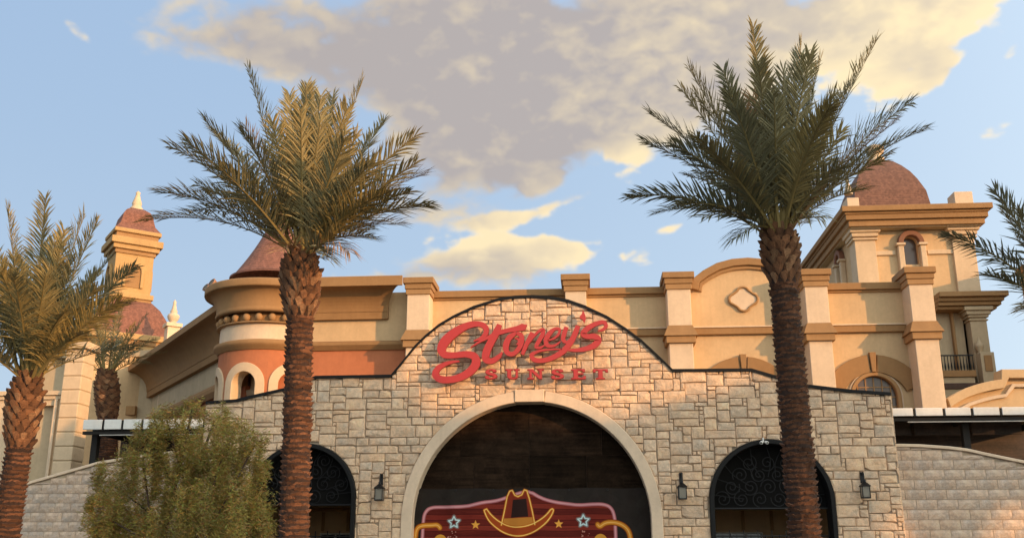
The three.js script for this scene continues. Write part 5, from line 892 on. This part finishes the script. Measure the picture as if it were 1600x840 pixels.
palm({ label: 'small dark date palm standing behind the pale canopy fascia', seed: 33, z: -10.2, foot: [168, 700], top: [167, 578], r: 0.36, bulb: 1.8, fat: 1.3, len: 2.6, fill: 16, leaf: 0.4, around: 9, aroundB: 8, dense: 14, tips: [
  [190, 482, 0, 0.04], [230, 490, 0.2, 0.08, { hue: 0.1 }], [242, 530, 0.3, 0.14, { hue: 0.1 }], [122, 500, 0.2, 0.1], [100, 560, 0.3, 0.2], [235, 568, 0.4, 0.2], [165, 470, 0.2, 0.02], [140, 482, -0.3, 0.05], [112, 528, 0.2, 0.15], [210, 505, 0.8, 0.1], [105, 590, 0.5, 0.26],
] });
palm({ label: 'date palm whose grey-green fronds hang before the porch pier', seed: 41, z: 8.6, foot: [1722, 840], top: [1690, 500], r: 0.23, bulb: 1.0, fat: 1.3, len: 2.4, fill: 9, tips: [
  [1478, 366, 0.2, 0.2, { hue: 0, droop: 0.3 }], [1556, 300, 0.2, 0.1, { hue: 0.05 }], [1590, 330, 0.5, 0.1], [1540, 430, 0.8, 0.16, { hue: 0 }], [1640, 230, 0, 0.04], [1570, 400, -0.6, 0.16, { hue: 0 }], [1700, 210, 0.2, 0.02], [1800, 260, 0.2, 0.08], [1850, 400, 0.2, 0.15], [1600, 480, 1.0, 0.2],
] });

// ---------------------------------------------------------------- leafy trees
function leafTree(o) {                                          // clumps: [x, y, z, r] world metres
  const R = rng(o.seed), t = thing(o.name, o.label, 'tree', o.foot, 0, o.group), f = new THREE.Vector3(...o.foot);
  const v = [], c = [], nrm = [];
  const limbs = [];
  const stems = o.stems ?? 1, forks = o.clumps.map((q) => new THREE.Vector3(q[0], q[1], q[2]));
  for (let s = 0; s < stems; s++) { const p1 = f.clone().add(new THREE.Vector3((R() - 0.5) * o.spread, o.fork, (R() - 0.5) * o.spread)); const g = tube([f.clone().add(new THREE.Vector3((s - (stems - 1) / 2) * o.tr * 2, -0.05, 0)), f.clone().lerp(p1, 0.5).add(new THREE.Vector3((R() - 0.5) * 0.2, 0, (R() - 0.5) * 0.2)), p1], o.tr, 10, 8); const q = g.attributes.position; for (let i = 0; i < q.count; i++) { } part(t, 'trunk', g, M.barkGrey); limbs.push(p1); }
  const br = []; forks.forEach((p, i) => { const a = limbs[i % limbs.length], m = a.clone().lerp(p, 0.5); m.y += 0.15 * (R() - 0.3); br.push(uvm(tube([a, m, p], o.tr * (0.28 + 0.2 * R()), 8, 6))); });
  part(t, 'limbs', merge(br), M.barkGrey, { uv: false });
  o.clumps.forEach(([cx, cy, cz, r, w = 1]) => {
    const n = Math.round(o.leaves * r * r * w), sub = [], NS = o.subs ?? 9; for (let i = 0; i < NS; i++) { const d = new THREE.Vector3(R() - 0.5, R() - 0.5, R() - 0.5).normalize().multiplyScalar(r * Math.cbrt(R()) * 0.95); sub.push([d.x, d.y * 0.85, d.z, r * (0.22 + R() * 0.3) * (o.sub ?? 1), 0.6 + R() * 0.75]); }
    for (let i = 0; i < n; i++) {
      const [sx, sy, sz, sr, tone] = sub[Math.floor(R() * NS)], d = new THREE.Vector3(R() - 0.5, (R() - 0.5) * (o.tall ?? 1), R() - 0.5).normalize().multiplyScalar(sr * Math.pow(R(), o.soft ?? 0.5)); d.y *= o.tall ?? 1;
      const p = new THREE.Vector3(cx + sx + d.x, cy + sy + d.y, cz + sz + d.z), a = R() * Math.PI * 2, e = (R() - (o.hang ?? 0.35)) * 1.7, dir = new THREE.Vector3(Math.cos(a) * Math.cos(e), Math.sin(e), Math.sin(a) * Math.cos(e)), s = new THREE.Vector3(R() - 0.5, R() - 0.5, R() - 0.5).cross(dir).normalize(), l = o.ll * (0.6 + R() * 0.8), w2 = o.lw * (0.7 + R() * 0.6);
      const q = o.col.map((k, j) => k * tone * (0.75 + R() * 0.5) * (j === 0 && R() < 0.2 ? 1.35 : 1)), A = p, B = p.clone().addScaledVector(dir, l * 0.5).addScaledVector(s, w2), C = p.clone().addScaledVector(dir, l), D = p.clone().addScaledVector(dir, l * 0.5).addScaledVector(s, -w2);
      v.push(A.x, A.y, A.z, B.x, B.y, B.z, C.x, C.y, C.z, A.x, A.y, A.z, C.x, C.y, C.z, D.x, D.y, D.z); for (let k = 0; k < 6; k++) c.push(...q);
    }
  });
  const g = new THREE.BufferGeometry(); g.setAttribute('position', new THREE.Float32BufferAttribute(v, 3)); g.setAttribute('color', new THREE.Float32BufferAttribute(c, 3)); g.computeVertexNormals();
  part(t, 'crown', g, o.leafMat, { uv: false }).userData.kind = 'stuff';
}
M.leafThick = new THREE.MeshStandardMaterial({ vertexColors: true, roughness: 0.8 });
M.barkGrey = mat(lin(0.16, 0.11, 0.075), { map: T.bark });
M.leaf = new THREE.MeshPhysicalMaterial({ vertexColors: true, roughness: 0.7, transmission: 0.3, thickness: 0, specularIntensity: 0.5 });
{
  const z = 4.2, cl = [[292, 712, 62], [222, 716, 48], [180, 760, 44], [350, 706, 54], [386, 742, 42], [300, 776, 78], [398, 694, 26, 0.8], [335, 658, 30, 0.7], [262, 664, 36, 0.8], [160, 806, 42], [228, 806, 62], [352, 806, 66], [404, 796, 32], [300, 640, 26, 0.6], [232, 680, 30, 0.7], [366, 668, 24, 0.7], [290, 850, 90], [190, 850, 55], [390, 850, 50]];
  leafTree({ name: 'olive_tree', label: 'bushy olive-green tree with fine leaves before the block wall', seed: 5, foot: [X(290, 840, z), 0, z], stems: 3, spread: 1.2, fork: 1.2, tr: 0.06, clumps: cl.map(([a, b, r, w], i) => { const p = onZ(a, b, z + Math.sin(i * 2.4) * 0.6); return [p.x, p.y, p.z, r * 20.8 / F * 0.96, w]; }), leaves: 14000, subs: 38, sub: 0.48, tall: 2.6, soft: 0.7, ll: 0.1, lw: 0.0075, hang: 0.5, col: [0.34, 0.275, 0.07], leafMat: M.leaf });
}
// broad street trees across the lot, whose crowns keep the evening sun off the lower stone
{
  const shade = (wx, wy, t) => new THREE.Vector3(wx, wy, 0).addScaledVector(SUN, t);       // where the light for a point of the wall passes
  // wall x of the middle, half width, top and foot of the shade on the wall, metres towards the sun, wall x of the trunk
  const spots = [[-13.4, 2.6, 6.2, -0.5, 44, -13.4], [-9.6, 2.4, 6.2, -0.5, 47, -9.6], [-6.4, 1.6, 5.8, -0.5, 43, -6.4], [-2.9, 2.2, 4.9, -0.5, 46, -2.9], [0.7, 2.0, 4.9, -0.5, 44, 0.7], [3.8, 1.5, 5.8, -0.5, 46, 3.8], [8.7, 3.0, 6.0, 2.7, 45, 9.0], [14.2, 2.4, 6.0, 2.7, 46, 14.4]];
  const where = ['beside the lot entrance', 'next to the tree at the lot entrance', 'third along the row', 'fourth along the row', 'fifth along the row', 'sixth along the row', 'with a high crown on a bare trunk', 'with a high crown at the end of the row'];
  spots.forEach(([x, w, top, low, tt, tx], i) => {
    const R = rng(400 + i), cl = [], high = low > 0, n = Math.round(2 * w * (top - low) / (high ? 0.45 : 0.75));
    for (let k = 0; k < n; k++) { const r = 0.85 + R() * 0.45, y = lerp(low + r, top - r, high ? R() : (k + R()) / n), p = shade(x + (R() * 2 - 1) * (w - r * 0.4), y, tt + (R() - 0.5) * 2.4); cl.push([p.x, p.y, p.z, r]); }
    const f = shade(tx, 0, tt);
    leafTree({ name: 'street_tree', label: (high ? 'street tree across the lot, ' : 'broad green street tree across the lot, ') + where[i], seed: 90 + i, group: 'street trees across the lot', foot: [f.x, 0, f.z], stems: 1, spread: 0.4, fork: high ? 10 : 5, tr: high ? 0.42 : 0.26, clumps: cl, subs: 40, leaves: high ? 800 : 420, ll: 0.42, lw: 0.16, hang: 0.5, col: [0.06, 0.085, 0.03], leafMat: M.leafThick });
  });
}

renderer.render(scene, camera);
